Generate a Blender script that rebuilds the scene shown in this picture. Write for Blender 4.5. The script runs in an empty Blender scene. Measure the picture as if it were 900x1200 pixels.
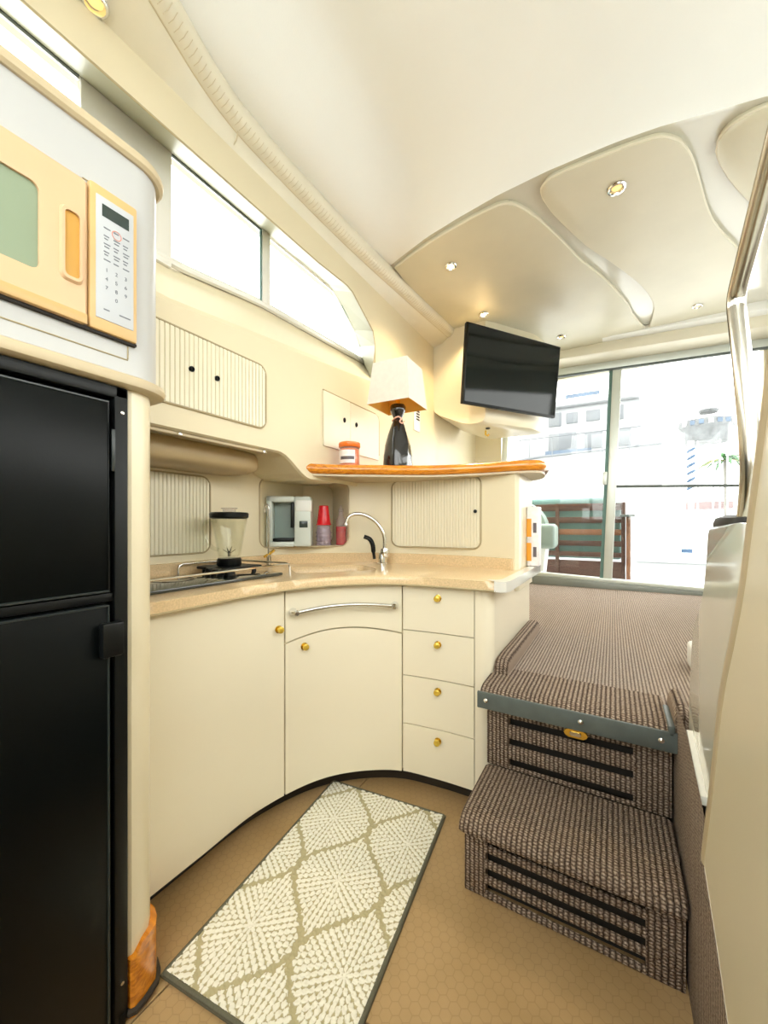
import bpy, bmesh, math, random
import numpy as np
from mathutils import Vector, Matrix
random.seed(4)
rng = np.random.default_rng(4)
PI = math.pi
scene = bpy.context.scene
COL = scene.collection

# ------------------------------------------------------------------ camera, sky, exposure
F_PX, EYE = 460.0, 1.105
cam_data = bpy.data.cameras.new('camera')
cam_data.sensor_fit = 'VERTICAL'
cam_data.sensor_height = 24.0
cam_data.lens = 24.0 * F_PX / 1200.0
cam_data.shift_y = 15.0 / 1200.0
cam_data.clip_start = 0.01
cam_data.clip_end = 300
cam = bpy.data.objects.new('camera', cam_data)
COL.objects.link(cam)
cam.location = (0, 0, EYE)
cam.rotation_euler = (PI / 2, 0, math.radians(30.225))
scene.camera = cam

world = bpy.data.worlds.new('sky')
scene.world = world
world.use_nodes = True
wn = world.node_tree
wn.nodes.clear()
w_out = wn.nodes.new('ShaderNodeOutputWorld')
w_bg = wn.nodes.new('ShaderNodeBackground')
w_bg.inputs['Color'].default_value = (1.0, 0.985, 0.95, 1)
w_bg.inputs['Strength'].default_value = 3.0
wn.links.new(w_bg.outputs[0], w_out.inputs[0])

vs = scene.view_settings
vs.view_transform = 'Standard'
vs.look = 'None'
vs.exposure = 1.25
vs.gamma = 1.0
vs.use_curve_mapping = False
scene.cycles.use_denoising = True
scene.cycles.max_bounces = 10
scene.cycles.diffuse_bounces = 6
scene.cycles.transparent_max_bounces = 12
scene.cycles.caustics_reflective = False
scene.cycles.caustics_refractive = False
scene.cycles.sample_clamp_indirect = 6.0


def portal(name, loc, rot, sx, sy):
    """sky portal in a window opening: emits nothing, only steers sky sampling"""
    l = bpy.data.lights.new(name, 'AREA')
    l.shape = 'RECTANGLE'
    l.size, l.size_y = sx, sy
    l.cycles.is_portal = True
    o = bpy.data.objects.new(name, l)
    o.location = loc
    o.rotation_euler = rot
    COL.objects.link(o)


portal('windshield_portal', (0, -.86, 2.10), (-math.radians(64.5), 0, 0), 2.4, 1.9)
portal('door_portal', (0, 4.2, 1.55), (PI / 2, 0, 0), 2.0, 2.1)
portal('window_portal_port', (-1.5, 0.8, 2.3), (0, PI / 2, 0), 0.6, 3.0)
portal('window_portal_starboard', (1.35, 1.4, 2.1), (0, -PI / 2, 0), 0.7, 4.6)

# ------------------------------------------------------------------ materials
MATS = {}


def srgb(r, g, b):
    f = lambda c: (c / 255 / 12.92) if c / 255 <= 0.04045 else ((c / 255 + 0.055) / 1.055) ** 2.4
    return (f(r), f(g), f(b), 1)


def mat(name, col, rough=0.5, metal=0.0, var=0.05, scale=6.0, bump=0.0, bscale=80.0, coat=0.0, spec=0.5,
        stretch=(1, 1, 1)):
    m = bpy.data.materials.new(name)
    m.use_nodes = True
    nt = m.node_tree
    p = nt.nodes['Principled BSDF']
    p.inputs['Roughness'].default_value = rough
    p.inputs['Metallic'].default_value = metal
    p.inputs['Coat Weight'].default_value = coat
    p.inputs['Coat Roughness'].default_value = 0.08
    p.inputs['Specular IOR Level'].default_value = spec
    tc = nt.nodes.new('ShaderNodeTexCoord')
    mp = nt.nodes.new('ShaderNodeMapping')
    mp.inputs['Scale'].default_value = stretch
    nt.links.new(tc.outputs['Object'], mp.inputs[0])
    nz = nt.nodes.new('ShaderNodeTexNoise')
    nz.inputs['Scale'].default_value = scale
    nz.inputs['Detail'].default_value = 4
    nt.links.new(mp.outputs[0], nz.inputs['Vector'])
    rp = nt.nodes.new('ShaderNodeValToRGB')
    c = np.array(col[:3])
    rp.color_ramp.elements[0].position = 0.3
    rp.color_ramp.elements[1].position = 0.7
    rp.color_ramp.elements[0].color = (*np.clip(c * (1 - var), 0, 1), 1)
    rp.color_ramp.elements[1].color = (*np.clip(c * (1 + var), 0, 1), 1)
    nt.links.new(nz.outputs['Fac'], rp.inputs[0])
    nt.links.new(rp.outputs[0], p.inputs['Base Color'])
    if bump:
        n2 = nt.nodes.new('ShaderNodeTexNoise')
        n2.inputs['Scale'].default_value = bscale
        n2.inputs['Detail'].default_value = 3
        nt.links.new(mp.outputs[0], n2.inputs['Vector'])
        bp = nt.nodes.new('ShaderNodeBump')
        bp.inputs['Strength'].default_value = bump
        bp.inputs['Distance'].default_value = 0.002
        nt.links.new(n2.outputs['Fac'], bp.inputs['Height'])
        nt.links.new(bp.outputs[0], p.inputs['Normal'])
    MATS[name] = m
    return m


def M(name):
    return MATS[name]


CREAM = (0.745, 0.675, 0.495)
mat('cream_gelcoat', CREAM, 0.28, var=0.03, scale=2)
mat('cream_wall', (0.68, 0.605, 0.425), 0.45, var=0.03, scale=2)
mat('locker_cream', (0.74, 0.69, 0.535), 0.3, var=0.02, scale=2)
mat('cream_door', (0.84, 0.775, 0.61), 0.22, var=0.015, scale=1.5, coat=0.3)
mat('white_gelcoat', (0.70, 0.69, 0.64), 0.18, var=0.02, scale=2, coat=0.4)
mat('gloss_panel', (0.70, 0.70, 0.60), 0.10, var=0.02, scale=2, coat=0.5)
mat('headliner', (0.775, 0.78, 0.745), 0.6, var=0.015, scale=3, bump=0.1, bscale=200)
mat('ceiling_vinyl', (0.60, 0.565, 0.43), 0.32, var=0.03, scale=5, bump=0.08, bscale=300)
mat('ceiling_base', (0.60, 0.585, 0.50), 0.16, var=0.02, scale=3, coat=0.3)
mat('valance_vinyl', (0.70, 0.655, 0.52), 0.4, var=0.03, scale=6, bump=0.1, bscale=300)
mat('stitch', (0.58, 0.50, 0.34), 0.6)
mat('box_cream', (0.475, 0.48, 0.475), 0.3, var=0.02, scale=2)
mat('lip_beige', (0.52, 0.43, 0.28), 0.4)
mat('hood_tan', (0.45, 0.345, 0.19), 0.45, var=0.06, scale=5)
mat('groove', (0.40, 0.33, 0.19), 0.6)
mat('dark_gap', (0.02, 0.016, 0.012), 0.8)
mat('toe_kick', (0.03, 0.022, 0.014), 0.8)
mat('counter_stone', (0.70, 0.53, 0.315), 0.22, var=0.13, scale=170, coat=0.3)
mat('brass', (0.80, 0.55, 0.10), 0.22, 1.0)
mat('gold_knob', (0.78, 0.55, 0.08), 0.25, 0.6)
mat('chrome', (0.80, 0.80, 0.78), 0.08, 1.0, var=0.0)
mat('steel', (0.55, 0.53, 0.48), 0.22, 1.0, var=0.02)
mat('aluminium', (0.62, 0.66, 0.62), 0.35, 0.3, var=0.02)
mat('sill_grey', (0.22, 0.24, 0.22), 0.4, 0.2)
mat('black_plastic', (0.004, 0.005, 0.005), 0.38, var=0.1, spec=0.25)
mat('fridge_black', (0.0015, 0.0025, 0.0025), 0.30, var=0.2, bump=0.06, bscale=400, spec=0.16)
mat('fridge_edge', (0.02, 0.026, 0.026), 0.3)
mat('black_gloss', (0.006, 0.006, 0.006), 0.08, coat=0.5)
mat('cooktop_glass', (0.02, 0.025, 0.02), 0.05, coat=0.6, var=0.05)
mat('screen', (0.004, 0.007, 0.007), 0.07, spec=0.3, var=0.0)
mat('microwave_yellow', (0.60, 0.395, 0.165), 0.35, var=0.03, scale=4)
mat('microwave_light', (0.63, 0.43, 0.255), 0.35, var=0.03, scale=4)
mat('microwave_handle', (0.55, 0.30, 0.055), 0.35, var=0.05)
mat('keypad', (0.46, 0.48, 0.505), 0.35, var=0.01)
mat('keypad_ink', (0.16, 0.17, 0.20), 0.6)
mat('keypad_red', (0.75, 0.30, 0.22), 0.6)
mat('display', (0.03, 0.045, 0.04), 0.15)
mat('oven_window', (0.25, 0.31, 0.215), 0.12, var=0.05, scale=3)
mat('white_plastic', (0.78, 0.79, 0.76), 0.35, var=0.02)
mat('coffee_plastic', (0.62, 0.68, 0.64), 0.35, var=0.02)
mat('coffee_dark', (0.26, 0.34, 0.32), 0.3, var=0.06)
mat('red_plastic', (0.62, 0.006, 0.014), 0.25)
mat('orange_wax', (0.75, 0.16, 0.004), 0.3, coat=0.4)
mat('label_white', (0.78, 0.74, 0.74), 0.5, var=0.12, scale=30)
mat('label_dark', (0.10, 0.08, 0.09), 0.5)
mat('lamp_black', (0.008, 0.007, 0.007), 0.12, coat=0.5)
mat('shade_linen', (0.66, 0.63, 0.56), 0.8, var=0.03, scale=40, bump=0.15, bscale=300)
mat('shade_lining', (0.78, 0.50, 0.10), 0.7)
mat('ribbon', (0.75, 0.42, 0.32), 0.6)
mat('vinyl_binding', (0.095, 0.115, 0.108), 0.5, var=0.12, scale=20, bump=0.15, bscale=200)
mat('rug_border', (0.13, 0.125, 0.085), 0.9, var=0.1, scale=200)
mat('mint_vinyl', (0.264, 0.336, 0.304), 0.4, var=0.04)
mat('cushion_teal', (0.112, 0.208, 0.192), 0.7, var=0.05)
mat('teak', (0.055, 0.020, 0.011), 0.45, var=0.4, scale=14, stretch=(1, 8, 8))
mat('teak_light', (0.17, 0.07, 0.03), 0.45, var=0.3, scale=14, stretch=(8, 8, 1))
mat('outdoor_white', (0.75, 0.76, 0.77), 0.5, var=0.03, scale=0.5)
mat('yacht_white', (0.331, 0.338, 0.346), 0.4, var=0.04, scale=0.3)
mat('yacht_grey', (0.133, 0.144, 0.155), 0.4, var=0.12, scale=1.5)
mat('yacht_blue', (0.072, 0.108, 0.158), 0.4, var=0.2, scale=1.5)
mat('kiosk_grey', (0.115, 0.122, 0.126), 0.6, var=0.35, scale=3)
mat('pole_white', (0.6, 0.6, 0.6), 0.6)
mat('pole_blue', (0.022, 0.061, 0.122), 0.6)
mat('palm_green', (0.025, 0.115, 0.025), 0.6, var=0.4, scale=3)
mat('palm_yellow', (0.144, 0.144, 0.014), 0.6, var=0.3, scale=3)
mat('palm_trunk', (0.144, 0.137, 0.122), 0.8, var=0.2)
mat('awning_pink', (0.173, 0.122, 0.122), 0.7)
mat('dock_pale', (0.5, 0.51, 0.52), 0.6, var=0.08, scale=0.6)
mat('foot_black', (0.01, 0.01, 0.01), 0.5)
mat('carton_orange', (0.80, 0.33, 0.02), 0.4)
mat('bottle_green', (0.30, 0.38, 0.03), 0.3)


def glassy(name, tint, refl=0.06, opacity=0.0, body=(1, 1, 1, 1)):
    """thin clear sheet: transparent with a Fresnel reflection, a little haze of its own"""
    m = bpy.data.materials.new(name)
    m.use_nodes = True
    nt = m.node_tree
    nt.nodes.clear()
    out = nt.nodes.new('ShaderNodeOutputMaterial')
    tr = nt.nodes.new('ShaderNodeBsdfTransparent')
    tr.inputs[0].default_value = tint
    gl = nt.nodes.new('ShaderNodeBsdfGlossy')
    gl.inputs['Roughness'].default_value = 0.02
    lw = nt.nodes.new('ShaderNodeLayerWeight')
    lw.inputs[0].default_value = 0.5
    fr = nt.nodes.new('ShaderNodeMath')
    fr.operation = 'MULTIPLY_ADD'
    pw = nt.nodes.new('ShaderNodeMath')
    pw.operation = 'POWER'
    pw.inputs[1].default_value = 5.0
    nt.links.new(lw.outputs['Facing'], pw.inputs[0])
    nt.links.new(pw.outputs[0], fr.inputs[0])
    fr.inputs[1].default_value = 0.7
    fr.inputs[2].default_value = 0.03
    mx = nt.nodes.new('ShaderNodeMixShader')
    nt.links.new(fr.outputs[0], mx.inputs[0])
    nt.links.new(tr.outputs[0], mx.inputs[1])
    nt.links.new(gl.outputs[0], mx.inputs[2])
    last = mx
    if opacity:
        df = nt.nodes.new('ShaderNodeBsdfPrincipled')
        df.inputs['Base Color'].default_value = body
        df.inputs['Roughness'].default_value = 0.2
        nz = nt.nodes.new('ShaderNodeTexNoise')
        nz.inputs['Scale'].default_value = 20
        ml = nt.nodes.new('ShaderNodeMath')
        ml.operation = 'MULTIPLY'
        ml.inputs[1].default_value = opacity * 2
        nt.links.new(nz.outputs['Fac'], ml.inputs[0])
        m2 = nt.nodes.new('ShaderNodeMixShader')
        nt.links.new(ml.outputs[0], m2.inputs[0])
        nt.links.new(mx.outputs[0], m2.inputs[1])
        nt.links.new(df.outputs[0], m2.inputs[2])
        last = m2
    nt.links.new(last.outputs[0], out.inputs[0])
    MATS[name] = m
    return m


glassy('pane', (0.97, 0.985, 0.98, 1))
glassy('jug_glass', (0.965, 0.972, 0.945, 1))
glassy('clear_cup', (0.86, 0.80, 0.84, 1), opacity=0.35, body=(0.62, 0.52, 0.60, 1))
glassy('clear_bottle', (0.92, 0.9, 0.9, 1), opacity=0.15, body=(0.7, 0.6, 0.6, 1))
glassy('jar_glass', (0.95, 0.93, 0.93, 1), opacity=0.12, body=(0.8, 0.75, 0.75, 1))


def glow_mat(name, col, strength):
    m = bpy.data.materials.new(name)
    m.use_nodes = True
    p = m.node_tree.nodes['Principled BSDF']
    p.inputs['Base Color'].default_value = col
    p.inputs['Emission Color'].default_value = col
    p.inputs['Emission Strength'].default_value = strength
    MATS[name] = m


glow_mat('bulb', (1.0, 0.72, 0.36, 1), 6.0)
glow_mat('bulb_dim', (0.9, 0.62, 0.22, 1), 0.5)


def wood_mat():
    m = bpy.data.materials.new('varnished_wood')
    m.use_nodes = True
    nt = m.node_tree
    p = nt.nodes['Principled BSDF']
    p.inputs['Roughness'].default_value = 0.18
    p.inputs['Coat Weight'].default_value = 0.5
    tc = nt.nodes.new('ShaderNodeTexCoord')
    mp = nt.nodes.new('ShaderNodeMapping')
    mp.inputs['Scale'].default_value = (1.2, 9, 16)
    mp.inputs['Rotation'].default_value = (0, 0, -0.5)
    nz = nt.nodes.new('ShaderNodeTexNoise')
    nz.inputs['Scale'].default_value = 6
    nz.inputs['Detail'].default_value = 8
    nz.inputs['Distortion'].default_value = 0.8
    rp = nt.nodes.new('ShaderNodeValToRGB')
    e = rp.color_ramp.elements
    e[0].position, e[0].color = 0.3, (0.40, 0.12, 0.006, 1)
    e[1].position, e[1].color = 0.7, (0.78, 0.30, 0.02, 1)
    k = e.new(0.5)
    k.color = (0.62, 0.215, 0.012, 1)
    nt.links.new(tc.outputs['Object'], mp.inputs[0])
    nt.links.new(mp.outputs[0], nz.inputs['Vector'])
    nt.links.new(nz.outputs['Fac'], rp.inputs[0])
    nt.links.new(rp.outputs[0], p.inputs['Base Color'])
    MATS['varnished_wood'] = m


wood_mat()


def node_math(nt, op, a, b=None):
    n = nt.nodes.new('ShaderNodeMath')
    n.operation = op
    for i, v in enumerate((a, b)):
        if v is None:
            continue
        if isinstance(v, (int, float)):
            n.inputs[i].default_value = v
        else:
            nt.links.new(v, n.inputs[i])
    return n.outputs[0]


def carpet_mat(name, pitch, dark, mid, light, bump=1.0):
    """ribbed loop-pile carpet, ribs run along v of the metric uv map"""
    m = bpy.data.materials.new(name)
    m.use_nodes = True
    nt = m.node_tree
    p = nt.nodes['Principled BSDF']
    p.inputs['Roughness'].default_value = 0.95
    p.inputs['Specular IOR Level'].default_value = 0.1
    uv = nt.nodes.new('ShaderNodeUVMap')
    uv.uv_map = 'uv'
    nz = nt.nodes.new('ShaderNodeTexNoise')
    nz.inputs['Scale'].default_value = 90
    nz.inputs['Detail'].default_value = 2
    nt.links.new(uv.outputs[0], nz.inputs['Vector'])
    sp = nt.nodes.new('ShaderNodeSeparateXYZ')
    nt.links.new(uv.outputs[0], sp.inputs[0])
    u = node_math(nt, 'ADD', sp.outputs[0], node_math(nt, 'MULTIPLY', nz.outputs['Fac'], pitch * 0.5))
    v = node_math(nt, 'ADD', sp.outputs[1], node_math(nt, 'MULTIPLY', nz.outputs['Fac'], pitch * 0.9))
    cu = node_math(nt, 'ABSOLUTE', node_math(nt, 'SINE', node_math(nt, 'MULTIPLY', u, PI / pitch)))
    row = node_math(nt, 'FLOOR', node_math(nt, 'DIVIDE', u, pitch))
    vo = node_math(nt, 'ADD', v, node_math(nt, 'MULTIPLY', row, pitch * 0.41))
    cv = node_math(nt, 'ABSOLUTE', node_math(nt, 'SINE', node_math(nt, 'MULTIPLY', vo, PI / (pitch * 0.62))))
    h = node_math(nt, 'MULTIPLY', node_math(nt, 'POWER', cu, 0.7),
                  node_math(nt, 'ADD', node_math(nt, 'MULTIPLY', cv, 0.62), 0.38))
    n2 = nt.nodes.new('ShaderNodeTexNoise')
    n2.inputs['Scale'].default_value = 260
    nt.links.new(uv.outputs[0], n2.inputs['Vector'])
    tone = node_math(nt, 'ADD', node_math(nt, 'MULTIPLY', h, 0.8),
                     node_math(nt, 'MULTIPLY', node_math(nt, 'SUBTRACT', n2.outputs['Fac'], 0.35), 0.6))
    rp = nt.nodes.new('ShaderNodeValToRGB')
    e = rp.color_ramp.elements
    e[0].position, e[0].color = 0.12, (*dark, 1)
    e[1].position, e[1].color = 0.95, (*light, 1)
    k = e.new(0.55)
    k.color = (*mid, 1)
    nt.links.new(tone, rp.inputs[0])
    nt.links.new(rp.outputs[0], p.inputs['Base Color'])
    bp = nt.nodes.new('ShaderNodeBump')
    bp.inputs['Strength'].default_value = bump
    bp.inputs['Distance'].default_value = 0.006
    nt.links.new(h, bp.inputs['Height'])
    nt.links.new(bp.outputs[0], p.inputs['Normal'])
    MATS[name] = m


carpet_mat('rib_carpet', 0.0135, (0.05, 0.034, 0.026), (0.215, 0.155, 0.115), (0.54, 0.44, 0.345))
carpet_mat('rib_carpet_fine', 0.0115, (0.11, 0.08, 0.066), (0.30, 0.235, 0.185), (0.58, 0.49, 0.41), 0.8)
carpet_mat('pile_carpet', 0.013, (0.10, 0.075, 0.06), (0.26, 0.20, 0.16), (0.48, 0.40, 0.33), 0.7)


def floor_mat():
    """tan embossed vinyl, faint hexagons"""
    m = bpy.data.materials.new('hex_vinyl')
    m.use_nodes = True
    nt = m.node_tree
    p = nt.nodes['Principled BSDF']
    p.inputs['Roughness'].default_value = 0.42
    tc = nt.nodes.new('ShaderNodeTexCoord')
    sp = nt.nodes.new('ShaderNodeSeparateXYZ')
    nt.links.new(tc.outputs['Object'], sp.inputs[0])
    s = 0.026
    x = node_math(nt, 'DIVIDE', sp.outputs[0], s)
    y = node_math(nt, 'DIVIDE', sp.outputs[1], s * 1.7320508)

    def cell(ox, oy):
        fx = node_math(nt, 'SUBTRACT', node_math(nt, 'FRACT', node_math(nt, 'ADD', x, ox + 100)), 0.5)
        fy = node_math(nt, 'MULTIPLY', node_math(nt, 'SUBTRACT', node_math(nt, 'FRACT', node_math(nt, 'ADD', y, oy + 100)), 0.5), 1.7320508)
        ax, ay = node_math(nt, 'ABSOLUTE', fx), node_math(nt, 'ABSOLUTE', fy)
        hd = node_math(nt, 'MAXIMUM', ax, node_math(nt, 'ADD', node_math(nt, 'MULTIPLY', ax, 0.5), node_math(nt, 'MULTIPLY', ay, 0.8660254)))
        return hd
    hd = node_math(nt, 'MINIMUM', cell(0, 0), cell(0.5, 0.5))
    edge = node_math(nt, 'GREATER_THAN', hd, 0.455)
    nz = nt.nodes.new('ShaderNodeTexNoise')
    nz.inputs['Scale'].default_value = 5
    nz.inputs['Detail'].default_value = 6
    nt.links.new(tc.outputs['Object'], nz.inputs['Vector'])
    rp = nt.nodes.new('ShaderNodeValToRGB')
    e = rp.color_ramp.elements
    e[0].position, e[0].color = 0.3, (0.38, 0.25, 0.11, 1)
    e[1].position, e[1].color = 0.7, (0.46, 0.31, 0.15, 1)
    nt.links.new(nz.outputs['Fac'], rp.inputs[0])
    mx = nt.nodes.new('ShaderNodeMix')
    mx.data_type = 'RGBA'
    mx.blend_type = 'MULTIPLY'
    nt.links.new(node_math(nt, 'MULTIPLY', edge, 0.35), mx.inputs['Factor'])
    nt.links.new(rp.outputs[0], mx.inputs[6])
    mx.inputs[7].default_value = (0.6, 0.55, 0.5, 1)
    nt.links.new(mx.outputs[2], p.inputs['Base Color'])
    bp = nt.nodes.new('ShaderNodeBump')
    bp.inputs['Strength'].default_value = 0.35
    bp.inputs['Distance'].default_value = 0.002
    nt.links.new(edge, bp.inputs['Height'])
    bp.invert = True
    nt.links.new(bp.outputs[0], p.inputs['Normal'])
    MATS['hex_vinyl'] = m


floor_mat()


def rug_mat():
    m = bpy.data.materials.new('rug_pile')
    m.use_nodes = True
    nt = m.node_tree
    p = nt.nodes['Principled BSDF']
    p.inputs['Roughness'].default_value = 0.95
    p.inputs['Specular IOR Level'].default_value = 0.1
    at = nt.nodes.new('ShaderNodeVertexColor')
    at.layer_name = 'weave'
    rp = nt.nodes.new('ShaderNodeValToRGB')
    e = rp.color_ramp.elements
    e[0].position, e[0].color = 0.25, (0.47, 0.42, 0.25, 1)
    e[1].position, e[1].color = 0.75, (0.86, 0.84, 0.73, 1)
    nt.links.new(at.outputs[0], rp.inputs[0])
    nt.links.new(rp.outputs[0], p.inputs['Base Color'])
    MATS['rug_pile'] = m


rug_mat()


# ------------------------------------------------------------------ mesh helpers
class B:
    def __init__(self):
        self.bm = bmesh.new()

    def _new(self, before):
        return [v for v in self.bm.verts if v not in before]

    def box(self, x0, x1, y0, y1, z0, z1, bev=0.0, seg=2, mtx=None):
        r = bmesh.ops.create_cube(self.bm, size=1.0)
        vs_ = r['verts']
        for v in vs_:
            v.co = Vector(((x0 + x1) / 2 + v.co.x * (x1 - x0), (y0 + y1) / 2 + v.co.y * (y1 - y0), (z0 + z1) / 2 + v.co.z * (z1 - z0)))
        if bev:
            es = list({e for v in vs_ for e in v.link_edges})
            rr = bmesh.ops.bevel(self.bm, geom=es, offset=bev, segments=seg, affect='EDGES', profile=0.5)
            vs_ = list({v for f in rr['faces'] for v in f.verts} | {v for v in vs_ if v.is_valid})
        if mtx is not None:
            for v in vs_:
                v.co = mtx @ v.co
        return self

    def grid(self, rows, close_u=False, close_v=False, uv=None):
        """rows: list of rows of points"""
        R, C_ = len(rows), len(rows[0])
        V = [[self.bm.verts.new(Vector(p)) for p in row] for row in rows]
        lay = self.bm.loops.layers.uv.get('uv') or (self.bm.loops.layers.uv.new('uv') if uv else None)
        for i in range(R if close_v else R - 1):
            for j in range(C_ if close_u else C_ - 1):
                i2, j2 = (i + 1) % R, (j + 1) % C_
                try:
                    f = self.bm.faces.new((V[i][j], V[i][j2], V[i2][j2], V[i2][j]))
                except ValueError:
                    continue
                if uv:
                    for l, (a, b) in zip(f.loops, ((i, j), (i, j2), (i2, j2), (i2, j))):
                        l[lay].uv = uv[a][b]
        return V

    def ngon(self, pts):
        return self.bm.faces.new([self.bm.verts.new(Vector(p)) for p in pts])

    def prism(self, pts, d, bev=0.0, seg=2):
        """closed planar polygon extruded by vector d"""
        a = [self.bm.verts.new(Vector(p)) for p in pts]
        b = [self.bm.verts.new(Vector(p) + Vector(d)) for p in pts]
        n = len(pts)
        f1 = self.bm.faces.new(a)
        f2 = self.bm.faces.new(list(reversed(b)))
        for i in range(n):
            self.bm.faces.new((a[i], b[i], b[(i + 1) % n], a[(i + 1) % n]))
        if bev:
            bmesh.ops.bevel(self.bm, geom=list(f2.edges) + list(f1.edges), offset=bev, segments=seg, affect='EDGES', profile=0.5)
        return self

    def tube(self, pts, r, seg=8, closed=False, caps=True):
        pts = [Vector(p) for p in pts]
        n = len(pts)
        rad = r if isinstance(r, (list, tuple)) else [r] * n
        rows = []
        up = None
        for i, p in enumerate(pts):
            if closed:
                t = (pts[(i + 1) % n] - pts[i - 1]).normalized()
            else:
                t = (pts[min(i + 1, n - 1)] - pts[max(i - 1, 0)]).normalized()
            if up is None:
                up = Vector((0, 0, 1)) if abs(t.z) < 0.9 else Vector((1, 0, 0))
            a = (up - t * up.dot(t)).normalized()
            up = a
            b = t.cross(a)
            rows.append([p + (a * math.cos(2 * PI * k / seg) + b * math.sin(2 * PI * k / seg)) * rad[i] for k in range(seg)])
        V = self.grid(rows, close_u=True, close_v=closed)
        if not closed and caps:
            self.bm.faces.new(list(reversed(V[0])))
            self.bm.faces.new(V[-1])
        return self

    def lathe(self, prof, c, seg=24, axis='z', squash=1.0, square=0.0, mtx=None):
        """profile (r, h) around an axis through c; square > 0 pulls the section towards a rounded square"""
        c = Vector(c)
        rows = []
        for r, h in prof:
            row = []
            for k in range(seg):
                a = 2 * PI * k / seg
                q = 1.0
                if square:
                    q = 1 + square * (1 / max(abs(math.cos(a)), abs(math.sin(a))) - 1)
                x, y = r * q * math.cos(a), r * q * math.sin(a) * squash
                v = {'z': Vector((x, y, h)), 'x': Vector((h, x, y)), 'y': Vector((x, h, y))}[axis]
                row.append(c + (mtx @ v if mtx else v))
            rows.append(row)
        V = self.grid(rows, close_u=True)
        if prof[0][0] > 1e-5:
            self.bm.faces.new(list(reversed(V[0])))
        if prof[-1][0] > 1e-5:
            self.bm.faces.new(V[-1])
        return self

    def obj(self, name, material, parent=None, smooth=True, angle=35, solid=None):
        bm = self.bm
        bmesh.ops.remove_doubles(bm, verts=bm.verts, dist=1e-6)
        bmesh.ops.recalc_face_normals(bm, faces=bm.faces)
        me = bpy.data.meshes.new(name)
        bm.to_mesh(me)
        bm.free()
        me.materials.append(M(material) if isinstance(material, str) else material)
        if smooth:
            me.polygons.foreach_set('use_smooth', [True] * len(me.polygons))
            try:
                me.set_sharp_from_angle(angle=math.radians(angle))
            except Exception:
                pass
        o = bpy.data.objects.new(name, me)
        COL.objects.link(o)
        if solid:
            md = o.modifiers.new('thickness', 'SOLIDIFY')
            md.thickness = solid
            md.offset = 0
        if parent is not None:
            o.parent = parent
            o.matrix_parent_inverse = Matrix.Translation(parent.location).inverted() if parent.type == 'EMPTY' else Matrix.Identity(4)
        return o


def tag(o, label, cat, group=None, kind=None):
    o['label'] = label
    o['category'] = cat
    if group:
        o['group'] = group
    if kind:
        o['kind'] = kind
    return o


def thing(name, loc, label, cat, group=None, kind=None):
    o = bpy.data.objects.new(name, None)
    o.location = loc
    o.empty_display_size = 0.05
    COL.objects.link(o)
    return tag(o, label, cat, group, kind)


def text_mesh(name, body, size, mtx, material, parent, align='CENTER'):
    cu = bpy.data.curves.new(name, 'FONT')
    cu.body = body
    cu.size = size
    cu.align_x = align
    cu.align_y = 'CENTER'
    cu.extrude = 0.0002
    tmp = bpy.data.objects.new(name, cu)
    COL.objects.link(tmp)
    dg = bpy.context.evaluated_depsgraph_get()
    me = bpy.data.meshes.new_from_object(tmp.evaluated_get(dg))
    bpy.data.objects.remove(tmp)
    me.transform(mtx)
    me.materials.clear()
    me.materials.append(M(material))
    o = bpy.data.objects.new(name, me)
    COL.objects.link(o)
    o.parent = parent
    o.matrix_parent_inverse = Matrix.Translation(parent.location).inverted() if parent.type == 'EMPTY' else Matrix.Identity(4)
    return o


def spline(P, n=16):
    P = [np.array(p, float) for p in P]
    P = [2 * P[0] - P[1]] + P + [2 * P[-1] - P[-2]]
    out = []
    for i in range(1, len(P) - 2):
        a, b, c, d = P[i - 1:i + 3]
        for k in range(n):
            t = k / n
            out.append(.5 * ((2 * b) + (c - a) * t + (2 * a - 5 * b + 4 * c - d) * t * t + (3 * b - a - 3 * c + d) * t ** 3))
    out.append(P[-2])
    return np.array(out)


class Plan:
    """plan curve: point and room-side normal at arc length s"""
    def __init__(self, P):
        self.P = spline(P, 24)
        self.L = np.concatenate([[0], np.cumsum(np.linalg.norm(np.diff(self.P, axis=0), axis=1))])
        self.len = float(self.L[-1])

    def at(self, s, off=0.0):
        x = np.interp(s, self.L, self.P[:, 0])
        y = np.interp(s, self.L, self.P[:, 1])
        e = 0.012
        s0, s1 = max(0, s - e), min(self.len, s + e)
        tx = np.interp(s1, self.L, self.P[:, 0]) - np.interp(s0, self.L, self.P[:, 0])
        ty = np.interp(s1, self.L, self.P[:, 1]) - np.interp(s0, self.L, self.P[:, 1])
        l = math.hypot(tx, ty)
        return x + ty / l * off, y - tx / l * off

    def p3(self, s, z, off=0.0):
        x, y = self.at(s, off)
        return (x, y, z)


def lerp(a, b, t):
    return a + (b - a) * t


def rr_bounds(s, s0, s1, z0, z1, r):
    """lower and upper z of a rounded rectangle at s"""
    d = min(s - s0, s1 - s)
    if d >= r:
        return z0, z1
    k = r - math.sqrt(max(0, r * r - (r - d) ** 2))
    return z0 + k, z1 - k


def rr_loop(s0, s1, z0, z1, r, n=6):
    out = []
    for cx_, cz, a0 in ((s1 - r, z0 + r, -PI / 2), (s1 - r, z1 - r, 0), (s0 + r, z1 - r, PI / 2), (s0 + r, z0 + r, PI)):
        for k in range(n + 1):
            a = a0 + PI / 2 * k / n
            out.append((cx_ + r * math.cos(a), cz + r * math.sin(a)))
    return out


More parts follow.
